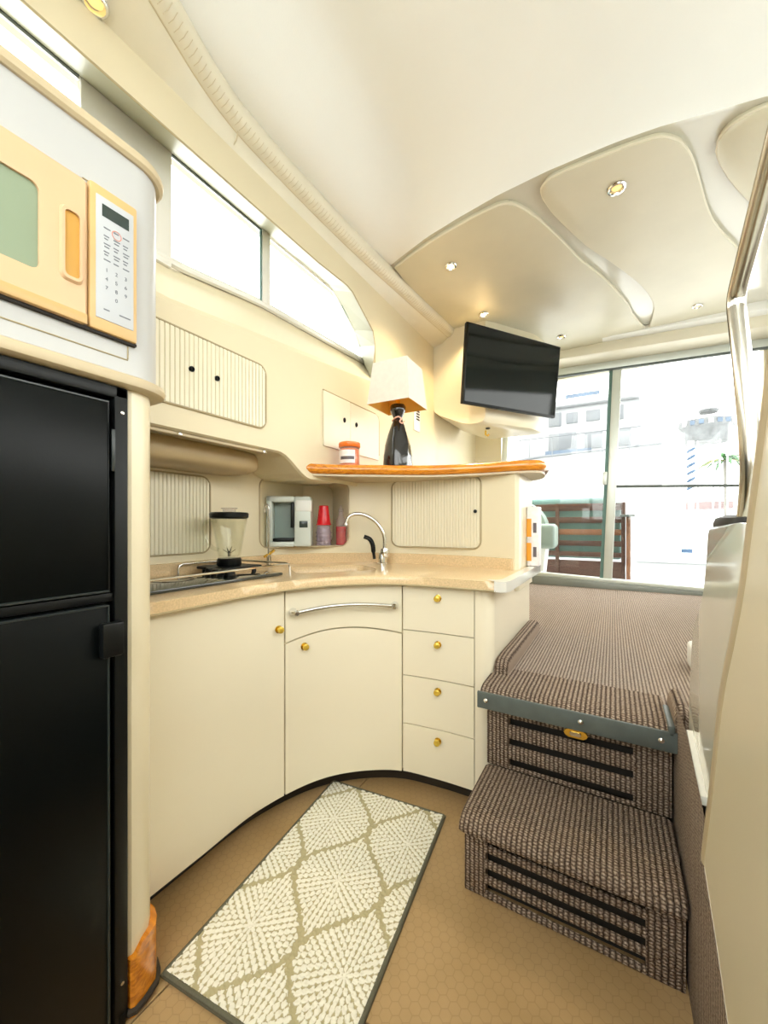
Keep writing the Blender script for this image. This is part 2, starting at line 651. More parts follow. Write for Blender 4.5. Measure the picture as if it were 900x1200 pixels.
def slab(plan, s0, s1, z0, z1, f, b, n=12):
    """curved slab between offsets f (front) and b (back); z0 and z1 may be functions of s"""
    bb = B()
    ss = np.linspace(s0, s1, n + 1)
    g = lambda z, s: z(s) if callable(z) else z
    rows = []
    for s in ss:
        rows.append([plan.p3(s, g(z0, s), f), plan.p3(s, g(z1, s), f), plan.p3(s, g(z1, s), b), plan.p3(s, g(z0, s), b)])
    V = bb.grid(rows, close_u=True)
    bb.bm.faces.new(list(reversed(V[0])))
    bb.bm.faces.new(V[-1])
    return bb


WALL = Plan([(-1.57, .30), (-1.57, .9), (-1.57, 1.3), (-1.49, 1.6), (-1.27, 1.83), (-1.0, 1.93), (-.78, 1.95), (-.55, 1.92), (-.39, 1.87)])
WS = 0.15       # the design offsets below were measured from Y = 0.45
FACE = Plan([(-1.07, .40), (-1.07, .75), (-1.065, 1.0), (-.98, 1.24), (-.80, 1.40), (-.62, 1.44), (-.37, 1.45)])
CT = 0.895      # worktop height

# ================================================================== the setting
FLZ = 0.535     # salon floor height

# ---- galley floor with its lift-out hatch panels
fl = thing('floor', (0, 0, 0), 'tan embossed vinyl galley floor with hatch seams', 'floor', kind='structure')
B().box(-1.65, 0.20, -1.2, 1.6, -0.06, -0.006).obj('subfloor', 'toe_kick', fl)
SEAMX, SEAMY = -0.40, 0.735
for x0, x1, y0, y1 in ((-1.65, -0.925, -1.2, 1.6), (-0.921, SEAMX - .002, -1.2, SEAMY - .004), (SEAMX + .002, 0.20, -1.2, SEAMY - .004 - 0.06), (-0.921, 0.20, SEAMY, 1.6)):
    B().box(x0, x1, y0, y1, -0.006, 0.0, 0.001, 1).obj('floor_panel', 'hex_vinyl', fl)


def carpet_strip(bb, prof, x0, x1, nx=2, seam=0.0):
    """profile of (y, z) points swept across x with a metric uv map"""
    L = [0]
    for a, b in zip(prof, prof[1:]):
        L.append(L[-1] + math.dist(a, b))
    xs = np.linspace(x0, x1, nx)
    rows = [[(x, y, z) for x in xs] for y, z in prof]
    uv = [[(x + 3, l) for x in xs] for l in L]
    bb.grid(rows, uv=uv)


# ---- raised salon floor
b = B()
carpet_strip(b, [(1.372, FLZ)] + [(y, FLZ) for y in np.linspace(1.45, 4.2, 12)], -.391, .157, 14)
carpet_strip(b, [(1.275, FLZ), (4.2, FLZ)], .157, 1.25, 2)
carpet_strip(b, [(.985, FLZ), (1.275, FLZ)], .372, 1.25, 2)
carpet_strip(b, [(2.25, FLZ), (4.2, FLZ)], -1.25, -.391, 2)
fs = tag(b.obj('floor_salon', 'rib_carpet_fine'), 'grey brown ribbed carpet of the raised salon floor', 'floor', kind='structure')
b = B()
b.box(-.38, 1.249, 1.50, 4.1, 0.0, FLZ - .004)
b.box(-1.249, -.38, 2.26, 4.1, 0.3, FLZ - .004)
b.box(.372, 1.249, .99, 1.50, 0.0, FLZ - .004)
b.obj('deck_slab', 'toe_kick', fs)

# ---- curved galley wall with the niche, its ends and its back
NI = (.964 + WS, 1.457 + WS, 0.99, 1.345, 0.045)
gw = thing('wall_galley', (-1.57, 1.0, CT), 'curved cream wall behind the galley worktop with a square niche', 'wall', kind='structure')
b = B()
ss = sorted(set(list(np.linspace(0, WALL.len, 90)) + list(np.linspace(NI[0], NI[1], 40)) + list(np.linspace(NI[0], NI[0] + NI[4], 8)) + list(np.linspace(NI[1] - NI[4], NI[1], 8))))
for sa, sb in zip(ss, ss[1:]):
    if NI[0] - 1e-6 <= sa and sb <= NI[1] + 1e-6:
        la, ha = rr_bounds(sa, *NI)
        lb, hb = rr_bounds(sb, *NI)
        b.ngon([WALL.p3(sa, .80), WALL.p3(sb, .80), WALL.p3(sb, lb), WALL.p3(sa, la)])
        b.ngon([WALL.p3(sa, ha), WALL.p3(sb, hb), WALL.p3(sb, 1.52), WALL.p3(sa, 1.52)])
    else:
        b.ngon([WALL.p3(sa, .80), WALL.p3(sb, .80), WALL.p3(sb, 1.37 if sa > 1.5 else 1.52), WALL.p3(sa, 1.37 if sa > 1.5 else 1.52)])
# rounded end of the bar and its salon side
ex, ey = WALL.at(WALL.len)
endp = [(ex, ey), (ex + .012, ey + .012), (ex + .016, ey + .03), (ex + .016, 2.22), (ex, 2.25), (-1.25, 2.25)]
for (xa, ya), (xb, yb) in zip(endp, endp[1:]):
    b.ngon([(xa, ya, .80), (xb, yb, .80), (xb, yb, 1.37), (xa, ya, 1.37)])
b.ngon([(-1.25, 2.25, 1.372), (ex, 2.25, 1.372), (ex, ey, 1.372)] + [WALL.p3(s, 1.372) for s in np.linspace(WALL.len, 1.6, 20)])
b.obj('wall_skin', 'cream_gelcoat', gw)
# niche lining
nd = Vector((-0.84, 0.546, 0)) * 0.26
loop = rr_loop(*NI)
b = B()
front = [Vector(WALL.p3(s, z)) for s, z in loop]
zc = (NI[2] + NI[3]) / 2
back = [p + nd for p in front]
b.grid([front, [p + nd * .5 for p in front], back], close_u=True)
b.ngon(back)
b.obj('niche_lining', 'cream_gelcoat', gw)
B().tube([Vector(WALL.p3(s, z, .002)) for s, z in rr_loop(NI[0] - .004, NI[1] + .004, NI[2] - .004, NI[3] + .004, .049)], .004, 6, closed=True).obj('niche_rim', 'lip_beige', gw)


def tambour(name, plan, s0, s1, z0, z1, r, pitch, parent, off=0.002, amp=.004, material='locker_cream'):
    bb = B()
    n = int((s1 - s0) / pitch)
    prof = ((0.0, 0.0), (0.12, 1.0), (0.80, 1.0), (0.92, 0.0))
    rows = []
    for k in range(n):
        for u, h in prof:
            s = s0 + (k + u) * (s1 - s0) / n
            lo, hi = rr_bounds(min(max(s, s0 + 1e-4), s1 - 1e-4), s0, s1, z0, z1, r)
            rows.append([plan.p3(s, lo, off + amp * h), plan.p3(s, hi, off + amp * h)])
    bb.grid(rows)
    o = bb.obj(name, material, parent, smooth=False)
    o['kind'] = 'stuff'
    return o


def rim(plan, s0, s1, z0, z1, r, parent, name='rim', material='groove', off=.003, rad=.004):
    lp = rr_loop(s0 - rad, s1 + rad, z0 - rad, z1 + rad, r + rad)
    return B().tube([plan.p3(s, z, off) for s, z in lp], rad, 6, closed=True).obj(name, material, parent)


# tambour lockers in the galley wall
for nm, s0, s1, z0, z1, lab in (('tambour_locker', .20, .684 + WS, .985, 1.315, 'ribbed cream locker door behind the cooktop and blender'),
                                ('tambour_locker', 1.711 + WS, 2.21 + WS, .988, 1.345, 'ribbed cream locker door with black knob under the wooden bar')):
    x, y = WALL.at((s0 + s1) / 2)
    t = thing(nm, (x, y, z0), lab, 'locker')
    tambour('tambour_slats', WALL, s0, s1, z0, z1, .04, .0165, t)
    rim(WALL, s0, s1, z0, z1, .04, t)
    if 'knob' in lab:
        x, y = WALL.at(2.185 + WS, .006)
        B().lathe([(.009, 0), (.009, .006), (.006, .009), (0.0, .009)], (x, y, 1.172), 12, 'y', mtx=Matrix.Rotation(PI, 3, 'Z')).obj('knob', 'black_plastic', t)

# ---- upper left wall with the window opening
LX = -1.25
ybase = [(-1.2, 1.86), (.76, 1.86), (2.04, 2.0)]
ytop = [(-1.2, 2.385), (1.5, 2.395), (1.75, 2.41), (1.80, 2.40), (2.015, 2.275), (2.04, 2.20)]


def pl(tab, y):
    return float(np.interp(y, [t[0] for t in tab], [t[1] for t in tab]))


lowtab = [(0, 1.425), (1.24, 1.425)] + [(1.24 + .21 * t, 1.425 - .1 * (3 * t * t - 2 * t ** 3)) for t in np.linspace(0.1, 1, 10)] + [(4.2, 1.30)]
wl = thing('wall_left', (LX, 1.2, 1.4), 'cream moulded upper side wall with lockers and window recess', 'wall', kind='structure')
b = B()
ys = sorted({round(float(y), 3) for y in list(np.linspace(-1.2, 4.2, 109)) + [2.04, 1.75, 1.80, 2.015, .76] + list(np.linspace(1.2, 1.5, 31))})
for ya, yb in zip(ys, ys[1:]):
    la, lb = pl(lowtab, ya), pl(lowtab, yb)
    if yb <= 2.04 + 1e-6 and ya >= -.75:
        za, zb, ta, tb = pl(ybase, ya), pl(ybase, yb), pl(ytop, ya), pl(ytop, yb)
        # the face leans in slightly below the sill: soft convex band
        b.grid([[(LX, ya, la), (LX, yb, lb)], [(LX, ya, za - .03), (LX, yb, zb - .03)], [(LX - .008, ya, za - .01), (LX - .008, yb, zb - .01)], [(LX - .03, ya, za), (LX - .03, yb, zb)]])
        b.grid([[(LX, ya, ta), (LX, yb, tb)], [(LX, ya, 2.70), (LX, yb, 2.70)]])
    else:
        b.grid([[(LX, ya, la), (LX, yb, lb)], [(LX, ya, 2.70), (LX, yb, 2.70)]])
# underside lip of the overhang
lp_y = np.linspace(.3, 1.62, 40)
b.grid([[(LX, y, pl(lowtab, y)) for y in lp_y], [(LX - .012, y, pl(lowtab, y) - .006) for y in lp_y], [(LX - .10, y, pl(lowtab, y) - .002) for y in lp_y], [(-1.60, y, pl(lowtab, y) + .01) for y in lp_y]])
# jamb from the wall face to the recessed glass
GX = -1.45
gb = [(-.75, 2.04), (.88, 2.085), (1.29, 2.145), (2.22, 2.19)]
op = [(y, pl(ybase, y)) for y in np.linspace(-.75, 2.04, 30)] + [(2.04, 2.2), (2.015, 2.275), (1.80, 2.40), (1.75, 2.41)] + [(y, pl(ytop, y)) for y in np.linspace(1.5, -.75, 20)]
gp = [(lerp(-.75, 2.22, i / 29), pl(gb, lerp(-.75, 2.22, i / 29))) for i in range(30)] + [(2.15, 2.28), (2.08, 2.36), (1.86, 2.50), (1.80, 2.505)] + [(y, 2.505) for y in np.linspace(1.5, -.75, 20)]
o3 = [(LX - (.03 if i < 30 else 0), y, z) for i, (y, z) in enumerate(op)]
g3 = [(GX, y, z) for y, z in gp]
b.grid([o3[:30], g3[:30]])
# wall outside the glass so the shell is closed
b.obj('wall_skin', 'cream_wall', wl, smooth=False)
mat('window_head', (0.34, 0.335, 0.24), 0.4, var=0.03)  # jamb head: shade put into the colour so skylight doesn't clip it
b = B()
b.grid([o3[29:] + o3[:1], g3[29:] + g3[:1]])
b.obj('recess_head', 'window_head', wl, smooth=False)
B().tube([(LX - .001, y, z) for y, z in op[29:]], .0035, 6).obj('recess_edge', 'groove', wl)
b = B()
b.box(-1.62, -1.58, -1.2, 1.7, .7, 1.9)
b.box(-1.60, -1.25, -1.2, -.75, 1.4, 2.7)
b.box(-1.49, -1.44, -1.2, 2.6, 2.512, 2.72)
b.box(-1.60, -1.46, -1.2, 2.6, 1.5, 2.02)
b.box(-1.50, -1.46, 2.24, 2.6, 1.5, 2.7)
b.box(-1.50, -1.25, -1.2, 2.6, 2.70, 2.74)
b.box(-1.60, -1.25, 4.15, 4.2, .3, 2.8)
b.box(-1.66, -1.62, -1.27, 4.2, -.1, 2.02)
b.box(-1.66, 1.35, -1.27, 4.2, -.12, -.08)
b.box(-1.66, 1.35, 4.11, 4.16, -.1, FLZ - .04)
b.box(-1.30, -1.252, 2.26, 4.15, .3, 1.4)
b.obj('outer_shell', 'cream_wall', wl)

# ---- port windows
wd = thing('window_1', (GX, 1.0, 2.08), 'sliding side window with a dark top gasket in the upper left wall', 'window', kind='structure')
FRM = 'white_gelcoat'
b = B()
gl_poly = [(-.75, 2.045), (.88, 2.09), (1.29, 2.15), (2.22, 2.195), (2.08, 2.36), (1.86, 2.50), (-.75, 2.50)]
B().prism([(GX + .02, y, z) for y, z in [(.86, 2.095), (1.30, 2.152), (1.30, 2.485), (.86, 2.485)]], (.006, 0, 0)).obj('pane', 'pane', wd)
B().prism([(GX + .02, y, z) for y, z in [(1.34, 2.155), (2.20, 2.2), (2.07, 2.36), (1.85, 2.485), (1.34, 2.485)]], (.006, 0, 0)).obj('pane', 'pane', wd)
B().prism([(GX + .02, y, z) for y, z in [(-.75, 2.05), (.575, 2.088), (.575, 2.485), (-.75, 2.485)]], (.006, 0, 0)).obj('pane', 'pane', wd)
B().box(GX + .005, GX + .034, .575, .865, 2.06, 2.50, .006).obj('window_post', FRM, wd)
B().box(GX + .012, GX + .040, 1.297, 1.345, 2.148, 2.50, .004).obj('mullion', FRM, wd)
for ya, yb in ((-.75, .57), (.868, 1.297)):
    B().tube([(GX + .03, ya, 2.484), (GX + .03, yb, 2.484)], .0055, 6).obj('gasket', 'vinyl_binding', wd)
B().tube([(GX + .032, 1.292, 2.15), (GX + .032, 1.292, 2.484)], .005, 6).obj('glass_edge', 'cushion_teal', wd)
B().tube([(GX + .032, 2.19, 2.203), (GX + .032, 2.07, 2.355), (GX + .032, 1.93, 2.44)], .006, 6).obj('glass_edge', 'cushion_teal', wd)
bottom = [(GX + .02, y, pl(gb, y) + .006) for y in np.linspace(-.75, 2.22, 24)]
B().tube([(x, y, z - .004) for x, y, z in bottom], .017, 8).obj('frame_bottom', FRM, wd)
B().tube([(GX + .02, 2.22, 2.19), (GX + .02, 2.08, 2.36), (GX + .02, 1.86, 2.50), (GX + .02, -.75, 2.50)], .015, 6).obj('frame_top', FRM, wd)

# ---- lockers on the upper wall
class Flat:
    """plan along the upper wall so wall panels share the locker builder"""
    def p3(self, s, z, off=0.0):
        return (LX + off, s, z)


UP = Flat()
t = thing('wall_locker', (LX, .95, 1.50), 'ribbed cream wall locker with two black finger holes beside the microwave cabinet', 'locker')
tambour('tambour_slats', UP, .60, 1.160, 1.505, 1.757, .035, .0165, t)
rim(UP, .60, 1.160, 1.505, 1.757, .035, t)
for y in (.828, .928):
    B().lathe([(.0095, 0), (.0095, .007), (.007, .010), (.006, .004), (0, .004)], (LX + .004, y, 1.637), 14, 'x').obj('finger_pull', 'black_plastic', t)
t = thing('wall_locker', (LX, 1.8, 1.50), 'plain cream double-door wall locker behind the orange candle jar', 'locker')
for s0, s1 in ((1.537, 1.766), (1.769, 2.07)):
    bb = B()
    lp = [(LX + .001, y, z) for y, z in (rr_loop(s0, s1, 1.50, 1.775, .004) if s0 < 1.6 else [(s0, 1.50), (s1 - .004, 1.50), (s1, 1.505)] + [(s1 - .035 + .035 * math.cos(a), 1.74 + .035 * math.sin(a)) for a in np.linspace(0, PI / 2, 7)] + [(s0, 1.775)])]
    bb.prism(lp, (.007, 0, 0), .002, 1)
    dr = bb.obj('door', 'locker_cream', t)
    yk = 1.709 if s0 < 1.6 else 1.822
    B().lathe([(.009, 0), (.009, .006), (.006, .008), (.005, .003), (0, .003)], (LX + .007, yk, 1.665), 12, 'x', squash=1.5).obj('finger_pull', 'black_plastic', dr)
B().tube([(LX + .004, 1.537, 1.779), (LX + .004, 2.03, 1.779), (LX + .004, 2.062, 1.766), (LX + .004, 2.075, 1.74), (LX + .004, 2.075, 1.53)], .004, 6).obj('rim', 'groove', t)

# ---- hood roll under the overhang
b = B()
rows = []
for y, k in [(.57, 1), (1.10, 1), (1.18, .98), (1.235, .9), (1.265, .72), (1.275, .45), (1.277, .05)]:
    cz, cx0 = 1.385, -1.50
    row = []
    for a in np.linspace(0, 2 * PI, 20, endpoint=False):
        ca, sa = math.cos(a), math.sin(a)
        row.append((cx0 + .13 * k * math.copysign(abs(ca) ** .5, ca), y, cz + .055 * k * math.copysign(abs(sa) ** .6, sa)))
    rows.append(row)
V = b.grid(rows, close_u=True)
b.bm.faces.new(V[-1])
tag(b.obj('cooker_hood', 'hood_tan'), 'tan rounded hood roll tucked under the overhead locker', 'hood')
t = thing('light_strip', (-1.285, .9, 1.41), 'thin metal light strip along the underside of the overhead locker', 'light')
B().box(-1.30, -1.268, .55, 1.19, 1.408, 1.420, .003).obj('channel', 'lip_beige', t)
for y in (.8, 1.17):
    B().lathe([(.006, 0), (.006, .006), (0, .008)], (-1.268, y, 1.412), 10, 'x').obj('screw', 'chrome', t)

# ---- little air vent and TV cabinet on the salon wall
t = thing('wall_vent', (LX, 2.62, 1.80), 'small white slotted vent plate on the wall behind the lamp', 'vent')
B().box(LX, LX + .008, 2.57, 2.67, 1.795, 1.965, .003).obj('plate', 'white_plastic', t)
for k in range(4):
    B().box(LX + .006, LX + .010, 2.60, 2.655, 1.875 + k * .02, 1.886 + k * .02).obj('slot', 'dark_gap', t)

b = B()
def tvring(y, g):
    # section of the corner cabinet: slanted lower left, flat bottom; the salon side runs along the back of the set
    xr = min(-.863 + (y - 2.61) * .679 - .19, -.50)
    pts = [(-1.26, 2.70), (-1.26, 2.06), (-1.245, 2.01), (-1.20, 1.975), (-1.02, 1.895), (-.96, 1.878), (xr - .10, 1.875), (xr - .06, 1.875), (xr - .02, 1.885), (xr, 1.92), (xr, 2.70)]
    return [(lerp(-1.0, x, g), y, lerp(2.3, z, g) if z < 2.65 else z) for x, z in pts]
rows = [tvring(2.945, .97), tvring(2.942, .985), tvring(2.952, .995), tvring(2.975, 1.0), tvring(3.15, 1.0), tvring(3.35, 1.0), tvring(3.52, 1.0), tvring(3.60, .97)]
V = b.grid(rows)
b.bm.faces.new(V[0])
b.bm.faces.new(list(reversed(V[-1])))
tvc = thing('tv_cabinet', (-1.0, 3.2, 1.875), 'cream moulded corner cabinet carrying the television', 'cabinet')
b.obj('body', 'cream_gelcoat', tvc)
B().lathe([(.018, 0), (.018, -.006), (.010, -.008), (.009, -.003), (0, -.003)], (-.86, 3.12, 1.875), 14).obj('sensor', 'black_plastic', tvc)
B().tube([(-.90, 3.2, 1.877), (-.90, 3.2, 1.845), (-.885, 3.2, 1.832), (-.87, 3.2, 1.845)], .008, 8).obj('hook', 'brass', tvc)

# ---- ceilings
LIP = [(-1.6, 2.30), (-1.30, 2.12), (-1.07, 2.03), (-.87, 1.96), (-.67, 1.916), (-.47, 1.88), (-.25, 1.862), (0, 1.862), (.15, 1.875), (.49, 1.94), (.9, 2.06), (1.4, 2.25)]
def lip(x):
    return float(np.interp(x, [p[0] for p in LIP], [p[1] for p in LIP]))
cl = thing('ceiling', (0, 1.5, 2.67), 'domed white forward headliner meeting the lower salon ceiling at a curved lip', 'ceiling', kind='structure')
xs = np.linspace(-1.35, 1.35, 60)
b = B()
rows = []
prof = [(0, 0.0), (.008, .012), (.03, .03), (.07, .062), (.13, .105), (.22, .15), (.35, .19), (.55, .215), (.9, .225), (1.4, .225), (1.8, .225), (2.28, .225)]
def side(x):
    t_ = min(1, max(0, (1.17 - abs(x + .0)) / .34))
    return t_ * t_ * (3 - 2 * t_)
for dy, h in prof:
    rows.append([(x, max(lip(x) - dy, -.42) if dy < 2.2 else -.42, 2.668 + h * side(x)) for x in xs])
b.grid(rows)
b.obj('dome', 'headliner', cl)
b = B()
b.grid([[(x, lip(x), 2.668) for x in xs], [(x, lip(x) + .02, 2.672) for x in xs], [(x, 3.0, 2.672) for x in xs], [(x, 4.2, 2.672) for x in xs]])
b.obj('salon_ceiling', 'ceiling_base', cl)
PAN = [
    [(-1.13, 2.075), (-.874, 1.99), (-.666, 1.945), (-.52, 1.925), (-.45, 1.93), (-.405, 1.965), (-.35, 2.06), (-.298, 2.18), (-.225, 2.38), (-.164, 2.56), (-.06, 2.80), (.05, 3.12), (.12, 3.4), (.145, 3.95), (-1.13, 3.95)],
    [(-.285, 1.99), (-.285, 1.93), (-.25, 1.895), (-.20, 1.886), (-.056, 1.885), (.10, 1.895), (.165, 1.91), (.215, 1.95), (.25, 2.0), (.30, 2.12), (.41, 2.49), (.50, 2.70), (.617, 2.93), (.70, 3.2), (.76, 3.95), (.285, 3.95), (.26, 3.4), (.175, 3.06), (0.0, 2.68), (-.12, 2.45), (-.24, 2.15)],
    [(.372, 2.10), (.37, 2.03), (.40, 1.99), (.45, 1.972), (.52, 1.975), (.8, 2.06), (1.15, 2.19), (1.15, 3.95), (1.0, 3.95), (.93, 3.2), (.80, 2.9), (.675, 2.68), (.56, 2.49), (.47, 2.33), (.40, 2.18)],
]
for k, poly in enumerate(PAN):
    sm = spline(poly + [poly[0]], 4)[:-1]
    bb = B()
    bb.prism([(x, y, 2.672) for x, y in sm], (0, 0, -.024), .006, 2)
    pn = bb.obj('ceiling_panel', 'ceiling_vinyl', cl)
    B().tube([(x, y, 2.655) for x, y in sm], .005, 6, closed=True).obj('piping', 'valance_vinyl', pn)

# ---- padded valance along the left windows
A_ = spline([(-.80, -1.2), (-.88, -.4), (-1.0, .3), (-1.13, .65), (-1.205, .9), (-1.225, 1.15), (-1.215, 1.7), (-1.165, 2.4), (-1.115, 2.955)], 8)
b = B()
rows, rows2 = [], []
for x, y in A_:
    w = x + 1.33
    rows.append([(-1.26, y, 2.425), (-1.275, y, 2.46), (-1.27, y, 2.50), (-1.25, y, 2.535), (lerp(-1.25, x, .55), y, 2.558), (x - .012, y, 2.592)])
    rows2.append([(x - .012, y, 2.590), (x + .008, y, 2.592), (x + .030, y, 2.61), (x + .040, y, 2.64), (x + .032, y, 2.672), (x + .005, y, 2.70), (x - .02, y, 2.70)])
V = b.grid(rows)
va = thing('trim_1', (-1.2, 1.2, 2.5), 'padded cream valance with stitched edge above the left windows', 'valance', kind='structure')
b.obj('soffit', 'valance_vinyl', va)
b = B()
b.grid(rows2)
e1 = rows[-1] + rows2[-1][1:]
b.ngon(e1)
b.obj('padded_roll', 'valance_vinyl', va)
B().tube([(x - .012, y, 2.591) for x, y in A_], .0028, 6).obj('seam', 'stitch', va)
b = B()
L_ = np.concatenate([[0], np.cumsum(np.linalg.norm(np.diff(A_, axis=0), axis=1))])
for s in np.arange(1.0, L_[-1], .022):
    x, y = np.interp(s, L_, A_[:, 0]), np.interp(s, L_, A_[:, 1])
    b.tube([(x + .004, y, 2.5905), (x + .020, y + .006, 2.5995), (x + .034, y + .010, 2.615)], .0012, 4)
st_ = b.obj('gathers', 'stitch', va)
st_['kind'] = 'stuff'
B().tube([(-1.262, 1.0, 2.535), (-1.23, 1.0, 2.556), (-1.218, 1.0, 2.585)], .0025, 6).obj('panel_seam', 'stitch', va)

# ---- aft wall, crown and starboard side
wa = thing('wall_aft', (0, 4.12, FLZ), 'cream aft bulkhead around the sliding glass door', 'wall', kind='structure')
b = B()
b.box(-1.3, -.985, 4.06, 4.16, FLZ, 2.7)
b.box(1.0, 1.35, 4.06, 4.16, FLZ, 2.7)
b.box(-1.3, 1.35, 4.10, 4.16, 2.50, 2.75)
b.obj('bulkhead', 'cream_wall', wa)
TILT = math.radians(2.3)
cr = thing('trim_2', (0, 3.95, 2.6), 'cream crown moulding across the top of the sliding door', 'moulding', kind='structure')
cr.rotation_euler = (0, TILT, 0)
B().box(-1.28, 1.28, 3.70, 4.08, 2.645, 2.76, .012).obj('upper_band', 'headliner', cr)
B().box(-1.28, 1.28, 3.80, 4.08, 2.56, 2.66, .012).obj('lower_band', 'valance_vinyl', cr)

wr = thing('wall_right', (1.3, 1.5, FLZ), 'white starboard side wall with a long window', 'wall', kind='structure')
b = B()
b.box(1.25, 1.30, -1.2, 4.2, .0, 1.72)
b.box(1.25, 1.30, -1.2, 4.2, 2.42, 2.75)
b.box(1.25, 1.30, -1.2, -.9, 1.72, 2.42)
b.box(1.25, 1.30, 3.7, 4.2, 1.72, 2.42)
b.box(1.24, 1.30, 1.35, 1.43, 1.72, 2.42)
b.obj('wall_skin', 'white_gelcoat', wr)
wd2 = thing('window_2', (1.28, 1.4, 1.72), 'long starboard side window over the helm', 'window', kind='structure')
B().box(1.272, 1.278, -.9, 1.35, 1.72, 2.42).obj('pane', 'pane', wd2)
B().box(1.272, 1.278, 1.43, 3.7, 1.72, 2.42).obj('pane', 'pane', wd2)

# ---- forward bulkhead with the raked windshield (behind the viewer)
WS0, WS1 = (-1.22, 1.22), (-.42, 2.90)          # (y, z) of its lower and upper edge
wf = thing('wall_front', (0, -1.2, 0), 'white forward bulkhead below the windshield', 'wall', kind='structure')
b = B()
b.box(-1.65, 1.35, -1.27, -1.2, -.1, 1.22)
for xa, xb in ((-1.65, -1.2), (1.2, 1.35)):
    b.prism([(xa, -1.27, 1.22), (xa, -1.2, 1.22), (xa, -.40, 2.93), (xa, -1.27, 2.93)], (xb - xa, 0, 0))
b.box(-1.65, 1.35, -.46, -.38, 2.86, 2.97)
b.obj('bulkhead', 'white_gelcoat', wf)
ws = thing('window_3', (0, -1.22, 1.22), 'three-pane raked windshield above the forward bulkhead', 'window', kind='structure')
def wsp(x, k, o=0):
    return (x, lerp(WS0[0], WS1[0], k) + o * .9, lerp(WS0[1], WS1[1], k) - o * .43)
for x0, x1 in ((-1.2, -.42), (-.36, .36), (.42, 1.2)):
    b = B()
    b.prism([wsp(x0, 0), wsp(x1, 0), wsp(x1, 1), wsp(x0, 1)], (0, .005, -.0025))
    b.obj('pane', 'pane', ws)
for x0 in (-.42, .36):
    b = B()
    b.prism([wsp(x0, 0, -.02), wsp(x0 + .06, 0, -.02), wsp(x0 + .06, 1, -.02), wsp(x0, 1, -.02)], (0, .036, -.017), .004, 1)
    b.obj('mullion', 'white_gelcoat', ws)

# ---- sliding door, listing a little with the boat
dr = thing('door_1', (0, 4.05, FLZ), 'aluminium sliding glass door to the cockpit with a grey sill', 'door', kind='structure')
dr.rotation_euler = (0, TILT, 0)
AL = 'aluminium'
B().box(-1.02, 1.02, 4.00, 4.11, FLZ - .03, FLZ + .055, .004).obj('sill', 'sill_grey', dr)
B().box(-1.02, 1.02, 4.02, 4.10, FLZ + .055, FLZ + .088, .004).obj('track', AL, dr)
B().box(-1.02, 1.02, 4.03, 4.10, 2.495, 2.56, .004).obj('header', AL, dr)
B().box(-1.02, 1.02, 4.025, 4.05, 2.478, 2.495).obj('header_channel', 'vinyl_binding', dr)
B().box(-1.02, -.965, 4.03, 4.10, FLZ + .07, 2.5, .004).obj('jamb', AL, dr)
B().box(.955, 1.02, 4.03, 4.10, FLZ + .07, 2.5, .004).obj('jamb', AL, dr)
B().box(-.078, -.008, 4.035, 4.075, FLZ + .08, 2.49, .005).obj('meeting_stile', AL, dr)
B().box(-.105, -.078, 4.045, 4.075, FLZ + .08, 2.485, .003).obj('stile_gasket', 'cushion_teal', dr)
B().box(-.008, .956, 4.045, 4.07, 1.435, 1.458, .003).obj('mid_rail', 'vinyl_binding', dr)
B().box(-.118, -.082, 4.020, 4.04, 1.46, 1.575, .005).obj('latch', AL, dr)
B().box(-.965, -.09, 4.058, 4.064, FLZ + .08, 2.49).obj('pane', 'pane', dr)
B().box(-.02, .955, 4.070, 4.076, FLZ + .08, 2.49).obj('pane', 'pane', dr)

# ================================================================== galley furniture
FB = -.03       # door fronts lie this far behind the worktop edge
ZB, ZT = .08, .855


def knob(parent, p, nrm, r=.013, name='knob'):
    """round gilt knob on a collar, its axis along nrm"""
    q = Vector((0, 0, 1)).rotation_difference(Vector(nrm)).to_matrix()
    o = B().lathe([(r * .55, -.001), (r * .55, .010), (r * .9, .012), (r, .016), (r * .92, .021), (r * .6, .023), (0, .0235)], p, 18, mtx=q).obj(name, 'gold_knob', parent)
    B().lathe([(r * 1.12, 0), (r * 1.12, .003), (r * .8, .004), (r * .55, .004)], p, 18, mtx=q).obj('collar', 'brass', o)
    return o


def nrm_at(plan, s):
    a, b_ = np.array(plan.at(s, 0)), np.array(plan.at(s, 1))
    return (*(b_ - a), 0)


def unit(name, s0, s1, label, bodybk=-.42):
    x, y = FACE.at((s0 + s1) / 2, FB)
    t_ = thing(name, (x, y, 0), label, 'cabinet')
    slab(FACE, s0, s1, ZB, ZT - .002, FB - .022, bodybk).obj('body', 'cream_gelcoat', t_)
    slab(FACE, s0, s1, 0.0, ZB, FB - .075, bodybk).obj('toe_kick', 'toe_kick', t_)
    return t_


t = unit('base_cabinet', .156, .692, 'wide flat cream base cabinet under the cooktop', -.45)
d = slab(FACE, .156, .688, ZB, ZT, FB, FB - .02, 30).obj('door', 'cream_door', t)
knob(d, FACE.p3(.665, .714, FB), nrm_at(FACE, .665))

